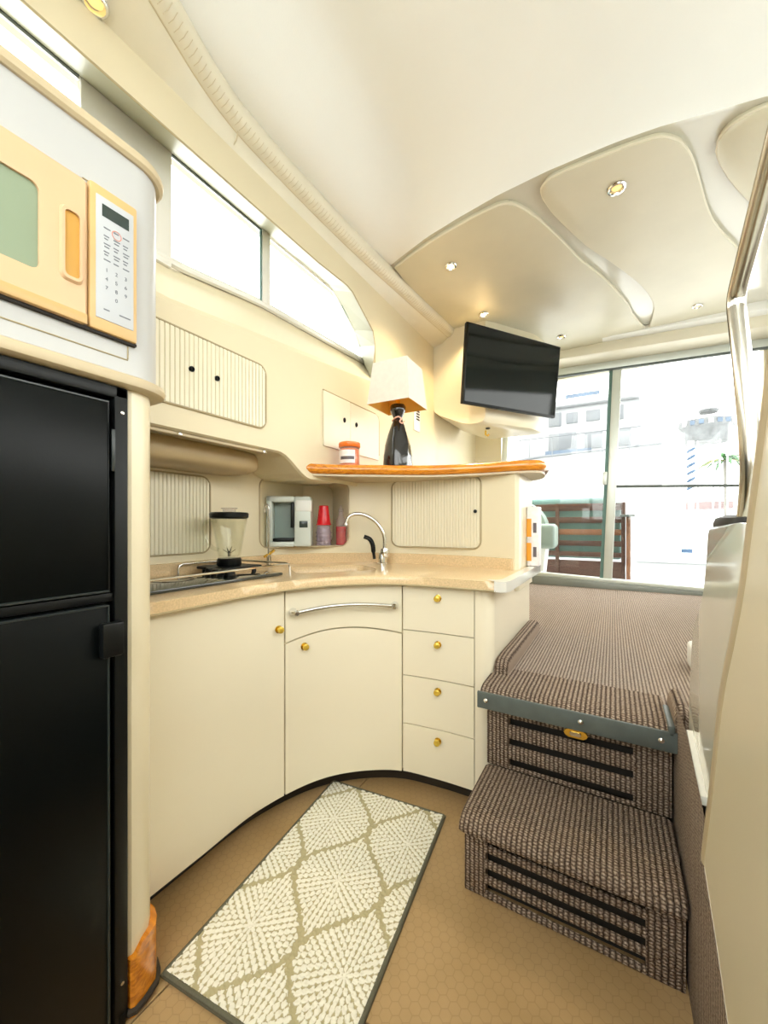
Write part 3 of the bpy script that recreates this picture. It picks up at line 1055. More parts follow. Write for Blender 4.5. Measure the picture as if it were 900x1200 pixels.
t = unit('sink_cabinet', .692, 1.156, 'curved cream corner cabinet with a chrome bar handle', -.30)
arc = lambda s: .655 + .028 * math.sin(PI * (s - .692) / .464) - .002
d = slab(FACE, .6945, 1.1535, ZB, lambda s: arc(s) - .003, FB, FB - .02, 36).obj('door', 'cream_door', t)
knob(d, FACE.p3(.770, .628, FB), nrm_at(FACE, .77))
d = slab(FACE, .6945, 1.1535, lambda s: arc(s) + .003, ZT, FB, FB - .02, 36).obj('drawer_front', 'cream_door', t)
pts = [FACE.p3(.722, .770, FB)] + [FACE.p3(s, .770 + .012 * math.sin(PI * (s - .72) / .41), FB + .028 + .012 * math.sin(PI * (s - .72) / .41)) for s in np.linspace(.722, 1.128, 26)] + [FACE.p3(1.128, .770, FB)]
h = B().tube(pts, .0085, 12).obj('bar_handle', 'chrome', d)
for s in (.722, 1.128):
    q = Vector((0, 0, 1)).rotation_difference(Vector(nrm_at(FACE, s))).to_matrix()
    B().lathe([(.016, 0), (.016, .006), (.012, .020), (.012, .034), (.009, .038), (0, .039)], FACE.p3(s, .770, FB), 16, mtx=q).obj('handle_post', 'chrome', d)

t = unit('drawer_cabinet', 1.156, 1.449, 'narrow cream cabinet with a stack of four drawers', -.40)
zs = [ZB, .281, .481, .669, ZT]
for k in range(4):
    d = slab(FACE, 1.159, 1.446, zs[k] + .002, zs[k + 1] - .002, FB, FB - .02, 10).obj('drawer', 'cream_door', t)
    zk = zs[k + 1] - .045
    knob(d, FACE.p3(1.302, zk, FB), nrm_at(FACE, 1.302))

# rounded end of the base units
t = thing('end_panel', (-.40, 1.7, 0), 'cream rounded end panel closing the base cabinets beside the steps', 'panel')
b = B()
e0 = FACE.at(1.449, FB)
plan = [e0, (-.432, 1.478), (-.415, 1.481), (-.402, 1.490), (-.395, 1.505), (-.393, 1.53), (-.393, 2.25)]
b.grid([[(x, y, z) for x, y in plan] for z in (.0, .4, ZT - .002)])
b.ngon([(-.393, 2.25, 0), (-.393, 2.25, ZT), (-.9, 2.25, ZT), (-.9, 2.25, 0)])
b.obj('panel_skin', 'cream_door', t)

# ---- worktop with sink cut-out
ct = thing('worktop', (-1.1, 1.2, .86), 'speckled tan solid-surface worktop curving round the galley', 'worktop')
outer = [FACE.at(s) for s in np.linspace(.158, FACE.len, 60)]
outer += [(-.352, 1.452), (-.34, 1.465), (-.335, 1.49), (-.335, 2.20), (-.345, 2.225), (-.37, 2.235)]
outer += [(-.50, 2.235), (-.50, 1.96)]
outer += [WALL.at(s, -.02) for s in np.linspace(WALL.len - .12, .26, 50)]
sink_c, sink_a = Vector((-1.16, 1.50, 0)), math.radians(52)
sk = [(lx * math.cos(sink_a) - ly * math.sin(sink_a) + sink_c.x, lx * math.sin(sink_a) + ly * math.cos(sink_a) + sink_c.y) for lx, ly in rr_loop(-.19, .19, -.13, .13, .05)]
bm = bmesh.new()
def loop_edges(pts, z):
    v = [bm.verts.new((x, y, z)) for x, y in pts]
    return v, [bm.edges.new((v[i], v[(i + 1) % len(v)])) for i in range(len(v))]
R_ = .012
inner = []
n = len(outer)
# top face (with hole), bullnose edge, underside
vo, eo = loop_edges(outer, CT)
vi, ei = loop_edges(sk, CT)
bmesh.ops.triangle_fill(bm, edges=eo + ei, use_beauty=True, normal=(0, 0, 1))
lo = [bm.verts.new((x, y, .862)) for x, y in outer]
for i in range(n):
    bm.faces.new((vo[i], lo[i], lo[(i + 1) % n], vo[(i + 1) % n]))
li = [bm.verts.new((x, y, .862)) for x, y in sk]
for i in range(len(sk)):
    bm.faces.new((vi[i], vi[(i + 1) % len(sk)], li[(i + 1) % len(sk)], li[i]))
front_e = [e for e in bm.edges if abs(e.verts[0].co.z - CT) < 1e-5 and abs(e.verts[1].co.z - CT) < 1e-5 and e.verts[0] in set(vo[:66]) and e.verts[1] in set(vo[:66]) and len(e.link_faces) == 2 and any(abs(f.normal.z) < .5 or True for f in e.link_faces) and e in set(eo)]
bmesh.ops.bevel(bm, geom=front_e, offset=.014, segments=3, affect='EDGES', profile=.5)
bb = B()
bb.bm.free()
bb.bm = bm
bb.obj('top', 'counter_stone', ct, angle=50)
slab(WALL, .26, WALL.len - .01, CT, .948, .018, -.01, 60).obj('backsplash', 'counter_stone', ct)
bl = [FACE.p3(s, .861, .003) for s in np.linspace(.158, FACE.len, 60)]
B().tube(bl, .0035, 6).obj('edge_bead', 'groove', ct)
capp = [(-.375, 1.4435), (-.355, 1.446), (-.335, 1.46), (-.327, 1.49), (-.327, 2.20), (-.337, 2.23), (-.37, 2.243)]
b = B()
b.grid([[(x + .0, y, z) for x, y in capp] for z in (.858, .872, .886, .898)])
b.grid([[(x, y, .898) for x, y in capp], [(x - .035, y + .03 if y < 1.5 else y, .899) for x, y in capp]])
b.obj('end_cap', 'white_gelcoat', ct)

# ---- sink basin hanging in the cut-out
b = B()
rows = []
for sc_, z in ((1.0, CT - .002), (.97, CT - .03), (.93, CT - .12), (.80, CT - .15)):
    rows.append([(sink_c.x + (x - sink_c.x) * sc_, sink_c.y + (y - sink_c.y) * sc_, z) for x, y in sk])
V = b.grid(rows, close_u=True)
b.bm.faces.new(V[-1])
t = thing('sink', (sink_c.x, sink_c.y, CT - .15), 'tan moulded sink basin let into the worktop below the niche', 'sink')
b.obj('basin', 'counter_stone', t, solid=.004)
B().lathe([(.03, 0), (.03, .004), (.012, .002), (0, .002)], (sink_c.x, sink_c.y, CT - .148), 18).obj('drain', 'chrome', t)

# ---- cooktop with guard rail
t = thing('cooktop', (-1.34, .85, CT), 'black glass cooktop with a chrome guard rail set in the worktop', 'cooktop')
B().box(-1.50, -1.185, .57, 1.20, CT, CT + .012, .004).obj('glass', 'cooktop_glass', t)
for k in range(4):
    kb = B().lathe([(.024, 0), (.024, .008), (.020, .012), (.018, .024), (0, .026)], (-1.245 - .035 * (k % 2) * 0 - .052 * k, .985 + .01 * k, CT + .012), 18).obj('control_knob', 'black_plastic', t)
for cx_, cy_, r_ in ((-1.37, .675, .075), (-1.37, .84, .07)):
    B().tube([(cx_ + r_ * math.cos(a), cy_ + r_ * math.sin(a), CT + .0125) for a in np.linspace(0, 2 * PI, 40, endpoint=False)], .002, 5, closed=True).obj('burner_ring', 'steel', t)
zr = CT + .048
B().tube([(-1.16, .57, zr), (-1.16, 1.20, zr), (-1.163, 1.215, zr - .003), (-1.165, 1.22, zr - .014), (-1.165, 1.22, CT)], .0042, 8).obj('guard_rail', 'chrome', t)
B().tube([(-1.165, 1.22, zr - .012), (-1.19, 1.225, zr), (-1.50, 1.225, zr), (-1.525, 1.22, zr), (-1.53, 1.20, zr), (-1.53, .98, zr), (-1.53, .965, zr - .006), (-1.53, .96, zr - .02), (-1.53, .96, CT)], .0042, 8).obj('guard_rail', 'steel', t)
t2 = thing('trivet', (-1.42, 1.12, CT + .012), 'flat black trivet plate under the blender', 'trivet')
B().box(-1.515, -1.325, 1.03, 1.215, CT + .024, CT + .036, .004).obj('plate', 'black_plastic', t2)
for dx in (-1, 1):
    for dy in (-1, 1):
        B().lathe([(.010, 0), (.009, .013)], (-1.42 + .07 * dx, 1.122 + .07 * dy, CT + .0115), 12).obj('foot', 'black_plastic', t2)

# ---- blender
bx_, by_, bz_ = -1.42, 1.12, CT + .036
t = thing('blender', (bx_, by_, bz_), 'clear glass blender jug with black lid and collar on the cooktop', 'blender')
B().lathe([(.047, 0), (.050, .006), (.049, .028), (.045, .032), (0, .032)], (bx_, by_, bz_), 28).obj('collar', 'black_plastic', t)
j = B().lathe([(.040, .033), (.043, .05), (.050, .10), (.060, .16), (.067, .198), (.070, .208), (.066, .208), (.063, .196), (.056, .16), (.046, .10), (.039, .05), (.036, .040), (0, .040)], (bx_, by_, bz_), 32, square=.28).obj('jug', 'jug_glass', t)
hv = Vector((-.864, -.503, 0)).normalized()
hp = [(.055, .190), (.085, .192), (.104, .180), (.108, .155), (.100, .12), (.085, .09), (.066, .072), (.045, .066)]
hs = spline([(r_, z) for r_, z in hp], 5)
B().tube([(bx_ + hv.x * r_, by_ + hv.y * r_, bz_ + z) for r_, z in hs], .0085, 8).obj('handle', 'jug_glass', t)
B().lathe([(.066, .200), (.074, .206), (.075, .222), (.070, .227), (0, .227)], (bx_, by_, bz_), 28, square=.22).obj('lid', 'black_plastic', t)
B().lathe([(.026, .227), (.026, .240), (.034, .243), (.034, .246), (0, .246)], (bx_, by_, bz_), 20).obj('lid_cap', 'clear_bottle', t)
b = B()
for k in range(4):
    a = k * PI / 2 + .5
    up = .03 if k % 2 else .018
    b.prism([(bx_ + .004 * math.cos(a + 1.57), by_ + .004 * math.sin(a + 1.57), bz_ + .05), (bx_ - .004 * math.cos(a + 1.57), by_ - .004 * math.sin(a + 1.57), bz_ + .05),
             (bx_ + .028 * math.cos(a), by_ + .028 * math.sin(a), bz_ + .05 + up)], (0, 0, .002))
b.tube([(bx_, by_, bz_ + .04), (bx_, by_, bz_ + .054)], .006, 8)
b.obj('blade', 'steel', t, smooth=False)

# ---- mixer tap at the sink
fx, fy = -1.055, 1.795
lf = Vector((-.864, -.503, 0))
t = thing('kitchen_tap', (fx, fy, CT), 'chrome gooseneck kitchen tap with a black side lever', 'tap')
B().lathe([(.030, 0), (.030, .008), (.024, .012), (.022, .045), (.020, .060), (.012, .064), (0, .064)], (fx, fy, CT), 20).obj('base', 'chrome', t)
B().lathe([(0, -.028), (.022, -.022), (.028, 0), (.022, .022), (0, .028)], (fx + .012, fy + .005, CT + .062), 16).obj('valve_ball', 'chrome', t)
sp_ = spline([(.0, .05), (-.012, .10), (-.004, .165), (.035, .225), (.085, .258), (.135, .268), (.175, .255), (.192, .225), (.194, .205)], 6)
B().tube([(fx + lf.x * u, fy + lf.y * u, CT + z) for u, z in sp_], [.0105] * (len(sp_) - 8) + [.0105] * 4 + [.0125] * 4, 12).obj('spout', 'chrome', t)
lv = spline([(.035, .03), (.040, .07), (.044, .105), (.060, .135), (.090, .148)], 5)
B().tube([(fx + lf.x * u, fy + lf.y * u - .015, CT + z) for u, z in lv], [.008] * 5 + [.012] * (len(lv) - 10) + [.011] * 5, 10).obj('lever', 'black_plastic', t)

# ---- slim filter tap
gx, gy = -1.485, 1.405
t = thing('filter_tap', (gx, gy, CT), 'slim bronze hooked filter tap beside the niche', 'tap')
B().lathe([(.020, 0), (.020, .006), (.012, .012), (.012, .05), (.008, .055), (.006, .06), (0, .06)], (gx, gy, CT), 16).obj('base', 'steel', t)
sp_ = spline([(0, .05), (0, .14), (0, .27), (.006, .298), (.022, .310), (.036, .298), (.040, .272)], 6)
B().tube([(gx + lf.x * u * .5, gy + lf.y * u * .5, CT + z) for u, z in sp_], .0065, 10).obj('spout', 'steel', t)
B().tube([(gx - .02, gy - .012, CT + .05), (gx, gy, CT + .062), (gx + .025, gy + .014, CT + .085)], .007, 8).obj('lever', 'brass', t)

# ---- niche contents
NZ = NI[2]
cmx, cmy, cma = -1.515, 1.590, math.radians(37)
MC = Matrix.Translation((cmx, cmy, NZ)) @ Matrix.Rotation(cma, 4, 'Z')
t = thing('coffee_maker', (cmx, cmy, NZ), 'white coffee maker with an open dark bay standing in the niche', 'coffee maker')
W, D, H = .115, .085, .265
def cb(x0, x1, y0, y1, z0, z1, bev, name, m_, par=None):
    return B().box(x0, x1, y0, y1, z0, z1, bev, 2, MC).obj(name, m_, par or t)
cb(-W, W, .0, D, .0, H, .008, 'back_shell', 'coffee_plastic')
cb(-W, -W + .03, -D, .02, .0, H, .008, 'side_wall', 'coffee_plastic')
cb(.028, W, -D, .02, .0, H, .010, 'water_tank', 'coffee_plastic')
cb(-W, .03, -D, .02, H - .032, H, .008, 'brew_head', 'coffee_plastic')
cb(-W + .005, .03, -D - .004, .02, .0, .026, .006, 'base', 'coffee_plastic')
cb(-W + .031, .027, -.008, .0, .026, H - .032, 0, 'bay_lining', 'coffee_dark')
cb(-W + .031, .025, -D + .012, -.01, .0265, .045, .006, 'hot_plate', 'black_plastic')
cb(.010, .027, -D - .002, -.01, .10, H - .034, .003, 'grip', 'black_plastic')
cb(.055, .098, -D - .003, -D + .002, .10, .135, .002, 'display', 'display')
cb(.036, W + .004, -D - .004, -D + .05, .185, .245, .006, 'lid', 'white_plastic')

rcx, rcy = -1.405, 1.738
def cup(name, label, cat, z0, r0, r1, h, m_, group=None):
    t_ = thing(name, (rcx, rcy, z0), label, cat, group)
    B().lathe([(r0, 0), (r0 + .002, .002), (r0, .006), (lerp(r0, r1, .5), h * .5), (r1, h - .003), (r1 - .004, h), (0, h)], (rcx, rcy, z0), 26).obj('wall', m_, t_)
    B().tube([(rcx + (r0 + .001) * math.cos(a), rcy + (r0 + .001) * math.sin(a), z0 + .003) for a in np.linspace(0, 2 * PI, 26, endpoint=False)], .003, 6, closed=True).obj('rim', m_, t_)
for k in range(4):
    cup('clear_cup', ('lowest', 'second lowest', 'second highest', 'topmost')[k] + ' of the nested clear plastic cups below the red cup', 'cup', NZ + .001 + k * .022, .042, .036, .05 if k < 3 else .045, 'clear_cup', 'nested clear cups')
cup('red_cup', 'red plastic cup upside down on the nested clear cups', 'cup', NZ + .113, .039, .026, .110, 'red_plastic')

sbx, sby = -1.335, 1.805
t = thing('soap_bottle', (sbx, sby, NZ), 'clear bottle of red dish soap in the right corner of the niche', 'bottle')
B().lathe([(.026, .001), (.028, .004), (.028, .105), (0, .105)], (sbx, sby, NZ), 22).obj('soap', 'red_plastic', t)
B().lathe([(.0285, .001), (.029, .12), (.026, .145), (.015, .165), (.012, .185), (.012, .19)], (sbx, sby, NZ), 22).obj('bottle_wall', 'clear_bottle', t)
B().lathe([(.014, .188), (.014, .205), (.006, .21), (.005, .225), (0, .225)], (sbx, sby, NZ), 16).obj('cap', 'clear_bottle', t)

# ---- wooden bar shelf
SHZ0, SHZ1 = 1.352, 1.400
fr_ = spline([(-1.254, 1.40), (-1.235, 1.445), (-1.15, 1.525), (-1.03, 1.61), (-.79, 1.770), (-.58, 1.826), (-.405, 1.838), (-.33, 1.850)], 8)
poly = [tuple(p) for p in fr_] + [tuple(p) for p in spline([(-.29, 1.868), (-.266, 1.90), (-.258, 1.96), (-.265, 2.05), (-.29, 2.15), (-.34, 2.23), (-.42, 2.275), (-.50, 2.285)], 4)] + [(-1.254, 2.285)]
PP = np.array(poly)
tg = np.roll(PP, -1, 0) - np.roll(PP, 1, 0)
tg /= np.linalg.norm(tg, axis=1)[:, None]
inn = np.stack([-tg[:, 1], tg[:, 0]], 1)
inn[0] = inn[-1] = (0, 0)
rows = []
HR = (SHZ1 - SHZ0) / 2
for a_ in np.linspace(-PI / 2, PI / 2, 11):
    k_ = HR * .95 * (1 - math.cos(a_))
    rows.append([(x + nx * k_, y + ny * k_, (SHZ0 + SHZ1) / 2 + HR * math.sin(a_)) for (x, y), (nx, ny) in zip(PP, inn)])
b = B()
V = b.grid(rows, close_u=True)
b.bm.faces.new(V[-1])
b.bm.faces.new(list(reversed(V[0])))
tag(b.obj('bar_shelf', 'varnished_wood', angle=60), 'glossy orange varnished wooden bar shelf with rounded edge', 'shelf')
b = B()
b.prism([(x + nx * .02, y + ny * .02, SHZ0 - .010) for (x, y), (nx, ny) in zip(PP, inn)], (0, 0, .0095))
tag(b.obj('shelf_liner', 'lip_beige'), 'thin beige strip under the wooden bar shelf', 'trim')

# ---- candle jar
jx, jy = -1.155, 1.635
t = thing('candle_jar', (jx, jy, SHZ1), 'orange wax candle jar with printed label on the bar shelf', 'candle')
B().lathe([(.046, .001), (.048, .006), (.048, .082), (.044, .088), (0, .088)], (jx, jy, SHZ1), 28).obj('wax', 'orange_wax', t)
B().lathe([(.050, 0), (.0515, .004), (.0515, .088), (.048, .094), (.048, .10)], (jx, jy, SHZ1), 28).obj('glass', 'jar_glass', t)
B().lathe([(.053, .095), (.055, .098), (.055, .116), (.052, .120), (0, .121)], (jx, jy, SHZ1), 28).obj('lid', 'orange_wax', t)
va_ = math.atan2(-jy, -jx)
b = B()
b.grid([[(jx + .0525 * math.cos(va_ + a), jy + .0525 * math.sin(va_ + a), SHZ1 + z) for a in np.linspace(-1.5, .55, 16)] for z in (.012, .078)])
lb = b.obj('label', 'label_white', t)
b = B()
b.grid([[(jx + .053 * math.cos(va_ + a), jy + .053 * math.sin(va_ + a), SHZ1 + z) for a in np.linspace(-1.0, .45, 12)] for z in (.030, .046)])
b.obj('label_band', 'label_dark', lb)

# ---- table lamp
lx_, ly_ = -.995, 1.855
t = thing('table_lamp', (lx_, ly_, SHZ1), 'table lamp with faceted black base and square cream shade on the bar', 'lamp')
b = B()
rows = []
prof = [(.060, 0), (.078, .008), (.081, .03), (.079, .07), (.068, .13), (.052, .185), (.036, .235), (.026, .262), (.024, .275), (.030, .29), (.040, .31), (.043, .335), (.038, .345), (0.012, .347)]
for i, (r_, h_) in enumerate(prof):
    tw = h_ * 3.2
    seg_ = 10
    rows.append([(lx_ + r_ * (1 + (.04 if k % 2 else -.02) * (h_ < .25)) * math.cos(2 * PI * k / seg_ + tw), ly_ + r_ * math.sin(2 * PI * k / seg_ + tw), SHZ1 + h_) for k in range(seg_)])
V = b.grid(rows, close_u=True)
b.bm.faces.new(list(reversed(V[0])))
b.bm.faces.new(V[-1])
b.obj('base', 'lamp_black', t, angle=38)
B().tube([(lx_, ly_, SHZ1 + .34), (lx_, ly_, SHZ1 + .45)], .012, 10).obj('socket', 'brass', t)
# shade: tapered square frustum, thin walls
sa = math.radians(92)
def sq(hw, z):
    return [(lx_ + hw * 1.414 * math.cos(sa + k * PI / 2 + PI / 4), ly_ + hw * 1.414 * math.sin(sa + k * PI / 2 + PI / 4), z) for k in range(4)]
z0, z1 = SHZ1 + .335, SHZ1 + .555
b = B()
b.grid([sq(.120, z0), sq(.098, z1)], close_u=True)
sh = b.obj('shade', 'shade_linen', t, smooth=False)
b = B()
b.grid([sq(.1175, z0 + .001), sq(.0955, z1 - .001)], close_u=True)
b.obj('shade_lining', 'shade_lining', sh, smooth=False)
b = B()
for k in range(4):
    c_ = sq(.099, z1 - .02)[k]
    b.tube([(lx_, ly_, z1 - .02), c_], .002, 6)
b.obj('shade_spider', 'brass', sh)
rb = spline([(-.03, .262, .0), (-.012, .270, .034), (.006, .274, .036), (.018, .262, .036), (.010, .250, .037), (.022, .240, .036), (.036, .252, .030)], 5)
vd = Vector((-lx_, -ly_, 0)).normalized()
vr = Vector((-vd.y, vd.x, 0))
B().tube([(lx_ + vr.x * u + vd.x * w, ly_ + vr.y * u + vd.y * w, SHZ1 + z) for u, z, w in rb], .004, 8).obj('ribbon', 'ribbon', t)
cd_ = spline([(.02, .10, -.08), (.06, .05, -.14), (.10, .012, -.2), (.13, .006, -.32)], 6)
B().tube([(lx_ + vr.x * u + vd.x * w, ly_ + vr.y * u + vd.y * w, SHZ1 + z) for u, z, w in cd_], .003, 6).obj('cord', 'valance_vinyl', t)

# ---- television
P0, P1 = Vector((-.863, 2.61, 0)), Vector((-.357, 3.355, 0))
du = (P1 - P0).normalized()
nv = Vector((du.y, -du.x, 0))
TW, TH = (P1 - P0).length, .548
zt_, zb_ = 2.500, 1.952
mid = (P0 + P1) / 2
tilt = math.radians(5.5)
def tvp(u, v, w):
    """u along the set, v up, w outwards; the face leans forward"""
    up = Vector((0, 0, 1)) * math.cos(tilt) + nv * math.sin(tilt)
    nn = nv * math.cos(tilt) - Vector((0, 0, 1)) * math.sin(tilt)
    return mid + Vector((0, 0, zb_)) - nv * .045 + du * u + up * v + nn * w
MT = Matrix(((du.x, 0, 0, 0), (du.y, 0, 0, 0), (0, 0, 0, 0), (0, 0, 0, 1)))
ux, vx, wx = tvp(1, 0, 0) - tvp(0, 0, 0), tvp(0, 1, 0) - tvp(0, 0, 0), tvp(0, 0, 1) - tvp(0, 0, 0)
o_ = tvp(0, 0, 0)
MT = Matrix(((ux.x, vx.x, wx.x, o_.x), (ux.y, vx.y, wx.y, o_.y), (ux.z, vx.z, wx.z, o_.z), (0, 0, 0, 1)))
t = thing('television', (mid.x, mid.y, zb_), 'flat black television tilted down from the corner cabinet', 'television')
B().box(-TW / 2, TW / 2, 0, TH, -.035, 0, .006, 2, MT).obj('case', 'black_plastic', t)
B().box(-TW / 2 + .012, TW / 2 - .012, .018, TH - .012, -.002, .0012, 0, 2, MT).obj('screen', 'screen', t)
B().box(-.12, .12, .16, .40, -.16, -.034, .01, 2, MT).obj('wall_mount', 'black_plastic', t)
B().tube([MT @ Vector((-TW / 2, TH + .002, -.016)), MT @ Vector((TW / 2, TH + .002, -.016))], .003, 6).obj('top_trim', 'steel', t)

# ---- items on the salon side of the bar end
t = thing('carton', (-.352, 2.10, CT), 'tall white carton with orange panels behind the bar end', 'carton')
b = B().box(-.372, -.315, 2.06, 2.135, CT + .005, CT + .30, .003).obj('box', 'label_white', t)
for z in (.03, .15):
    B().box(-.373, -.350, 2.0585, 2.061, CT + z, CT + z + .09).obj('orange_panel', 'carton_orange', t)
    B().box(-.342, -.326, 2.0585, 2.061, CT + z + .02, CT + z + .07).obj('printed_mark', 'label_dark', t)
t = thing('bottle', (-.325, 2.19, CT), 'small green-capped bottle on the worktop end behind the bar', 'bottle')
B().lathe([(.018, .003), (.020, .008), (.020, .09), (.010, .115), (.010, .125), (0, .125)], (-.350, 2.185, CT), 18).obj('body', 'white_plastic', t)
B().lathe([(.013, .06), (.0205, .061), (.0205, .085), (.013, .086)], (-.350, 2.185, CT), 18).obj('band', 'bottle_green', t)

# ================================================================== fridge and microwave tower
FXF = -.93
t = thing('refrigerator', (-1.2, .1, 0), 'tall black two-door refrigerator beside the galley', 'refrigerator')
B().box(-1.56, FXF - .02, -.35, .465, .0, 1.405, .004).obj('body', 'fridge_black', t)
b = B()
b.box(FXF - .022, FXF, .440, .468, .012, 1.406, .004)
b.box(FXF - .022, FXF, -.35, .468, 1.380, 1.406, .004)
b.box(FXF - .022, FXF - .006, -.35, .445, .94, .958, .002)
b.obj('frame', 'black_plastic', t)
d = B().box(FXF - .02, FXF + .004, -.35, .430, .960, 1.370, .006, 2).obj('freezer_door', 'fridge_black', t)
B().tube([(FXF + .004, -.34, 1.366), (FXF + .004, .426, 1.366), (FXF + .004, .427, .964), (FXF + .004, -.34, .964)], .003, 6).obj('door_bead', 'fridge_edge', d)
B().box(FXF + .0, FXF + .006, .432, .439, 1.22, 1.31, .001).obj('hinge', 'fridge_edge', d)
d = B().box(FXF - .02, FXF + .004, -.35, .430, .03, .937, .006, 2).obj('main_door', 'fridge_black', t)
B().tube([(FXF + .004, -.34, .933), (FXF + .004, .426, .933), (FXF + .004, .427, .04)], .003, 6).obj('door_bead', 'fridge_edge', d)
B().box(FXF, FXF + .022, .408, .450, .826, .898, .005).obj('latch', 'black_plastic', d)
for z in (.10, 1.35):
    B().lathe([(.004, 0), (.004, .002), (0, .003)], (FXF, .455, z), 8, 'x').obj('screw', 'steel', t)
B().lathe([(.010, 0), (.012, .01), (.012, .03)], (FXF - .01, .455, 0), 12).obj('foot', 'black_plastic', t)

t = thing('corner_post', (-.97, .52, 0), 'cream rounded post between refrigerator and galley with a wooden foot', 'post')
plan = [(-1.10, .470), (-.955, .470), (-.944, .473), (-.940, .480), (-.942, .500), (-.955, .525), (-.975, .540), (-1.0, .549), (-1.10, .552)]
b = B()
b.grid([[(x, y, z) for x, y in plan] for z in (.12, .8, 1.42)], close_u=True)
b.obj('column', 'cream_gelcoat', t)
b = B()
pl2 = [(-1.0 + (x + 1.0) * 1.0 + (.012 if x > -1.05 else 0), y + (.010 if y > .5 else -.0), 0) for x, y in plan]
b.grid([[(x, y, z - (.02 if y < .5 else 0) * (z > .1)) for x, y, _ in pl2] for z in (.0, .02, .15)], close_u=True)
b.grid([[(x, y, .15 - (.02 if y < .5 else 0)) for x, y, _ in pl2], [(x * .2 - 1.02 * .8, y * .2 + .51 * .8, .15) for x, y, _ in pl2]], close_u=True)
b.obj('wooden_foot', 'varnished_wood', t)
B().tube([(x + .002, y, .015) for x, y, _ in pl2], .008, 6).obj('foot_base', 'toe_kick', t)

def tower(off, zz):
    """plan of the upper tower: flat front, rounded aft corner"""
    fx_ = FXF + off
    pts = [(fx_, -.6), (fx_, .2), (fx_, .475)]
    for a in np.linspace(0, PI / 2, 9):
        pts.append((fx_ - .075 + .075 * math.cos(a), .485 + (.075 + off) * math.sin(a)))
    pts += [(-1.15, .56 + off), (-1.249, .56 + off)]
    return [(x, y, zz) for x, y in pts]
t = thing('microwave_cabinet', (-1.1, .2, 1.42), 'pale rounded overhead cabinet above the refrigerator housing the microwave', 'cabinet')
b = B()
b.grid([tower(0, z) for z in (1.435, 1.6, 1.92)])
b.grid([tower(-.0, 1.92), [(-1.249, y, 1.92) for x, y, z in tower(0, 0)]])
b.obj('body', 'box_cream', t)
b = B()
b.grid([tower(-.03, 1.408), tower(.006, 1.408), tower(.014, 1.413), tower(.017, 1.423), tower(.014, 1.433), tower(.004, 1.438), tower(-.03, 1.438)])
b.grid([tower(-.03, 1.409), [(-1.249, y, 1.409) for x, y, z in tower(0, 0)]])
b.obj('bottom_lip', 'lip_beige', t)
b = B()
b.grid([tower(-.02, 1.916), tower(.006, 1.916), tower(.012, 1.922), tower(.013, 1.932), tower(.010, 1.941), tower(-.02, 1.945), [(-1.249, y, 1.945) for x, y, z in tower(0, 0)]])
b.obj('top_lip', 'lip_beige', t)
for pts in ([(FXF + .001, -.3, 1.470), (FXF + .001, .466, 1.470)], [(FXF + .001, .466, 1.472), (FXF + .001, .466, 1.500)]):
    B().tube(pts, .0015, 5).obj('panel_seam', 'groove', t)

mw = thing('microwave', (FXF, .2, 1.505), 'cream and yellow microwave oven with a white keypad', 'microwave')
MX = FXF
b = B()
dw = rr_loop(-.20, .306, 1.575, 1.735, .014)
do = rr_loop(-.30, .384, 1.507, 1.800, .01)
front_x = MX + .016
b.grid([[(MX, y, z) for y, z in do], [(front_x - .005, y, z) for y, z in do], [(front_x, lerp(y, .04, .015), lerp(z, 1.65, .03)) for y, z in do], [(front_x, y, z) for y, z in rr_loop(-.215, .321, 1.560, 1.750, .02)], [(front_x - .002, y, z) for y, z in dw], [(front_x - .008, y, z) for y, z in dw]], close_u=True)
d = b.obj('door', 'microwave_light', mw)
b = B()
b.ngon([(front_x - .0075, y, z) for y, z in dw])
b.obj('window', 'oven_window', d)
B().box(front_x - .004, front_x + .004, -.29, .382, 1.507, 1.528, .003).obj('lower_band', 'microwave_yellow', d)
hl = rr_loop(.343, .368, 1.588, 1.715, .008)
b = B()
b.grid([[(front_x - .001, y, z) for y, z in rr_loop(.335, .375, 1.578, 1.725, .012)], [(front_x + .006, y, z) for y, z in rr_loop(.338, .372, 1.582, 1.721, .012)], [(front_x + .006, y, z) for y, z in hl], [(front_x - .0005, y, z) for y, z in hl]], close_u=True)
b.obj('handle_surround', 'microwave_light', d)
b = B()
b.ngon([(front_x + .001, y, z) for y, z in hl])
b.obj('handle_recess', 'microwave_handle', d)
cp_ = B().box(MX - .002, front_x, .386, .479, 1.507, 1.807, .005).obj('control_panel', 'microwave_yellow', mw)
kp = B().box(front_x - .001, front_x + .0015, .397, .470, 1.532, 1.785, .001).obj('keypad', 'keypad', cp_)
KX = front_x + .0022
B().box(KX - .001, KX, .408, .460, 1.745, 1.770).obj('display', 'display', kp)
MK = Matrix(((0, 0, 1, KX), (1, 0, 0, 0), (0, 1, 0, 0), (0, 0, 0, 1)))
for r_ in range(5):
    for c_ in range(3):
        y0, z0_ = .411 + c_ * .0185, 1.722 - r_ * .0165
        w_ = .010 if (r_ + c_) % 2 else .0125
        if r_ == 0 and c_ == 1:
            B().tube([(KX, y0 + .006 + .009 * math.cos(a), z0_ - .003 + .009 * math.sin(a)) for a in np.linspace(0, 2 * PI, 18, endpoint=False)], .0008, 4, closed=True).obj('start_ring', 'keypad_red', kp)
        bb = B().box(KX - .0006, KX, y0, y0 + w_, z0_, z0_ + .0022)
        if r_ in (2, 3, 1):
            bb.box(KX - .0006, KX, y0 + .001, y0 + w_ - .002, z0_ - .006, z0_ - .0038)
        bb.obj('key_caption', 'keypad_ink', kp, smooth=False)
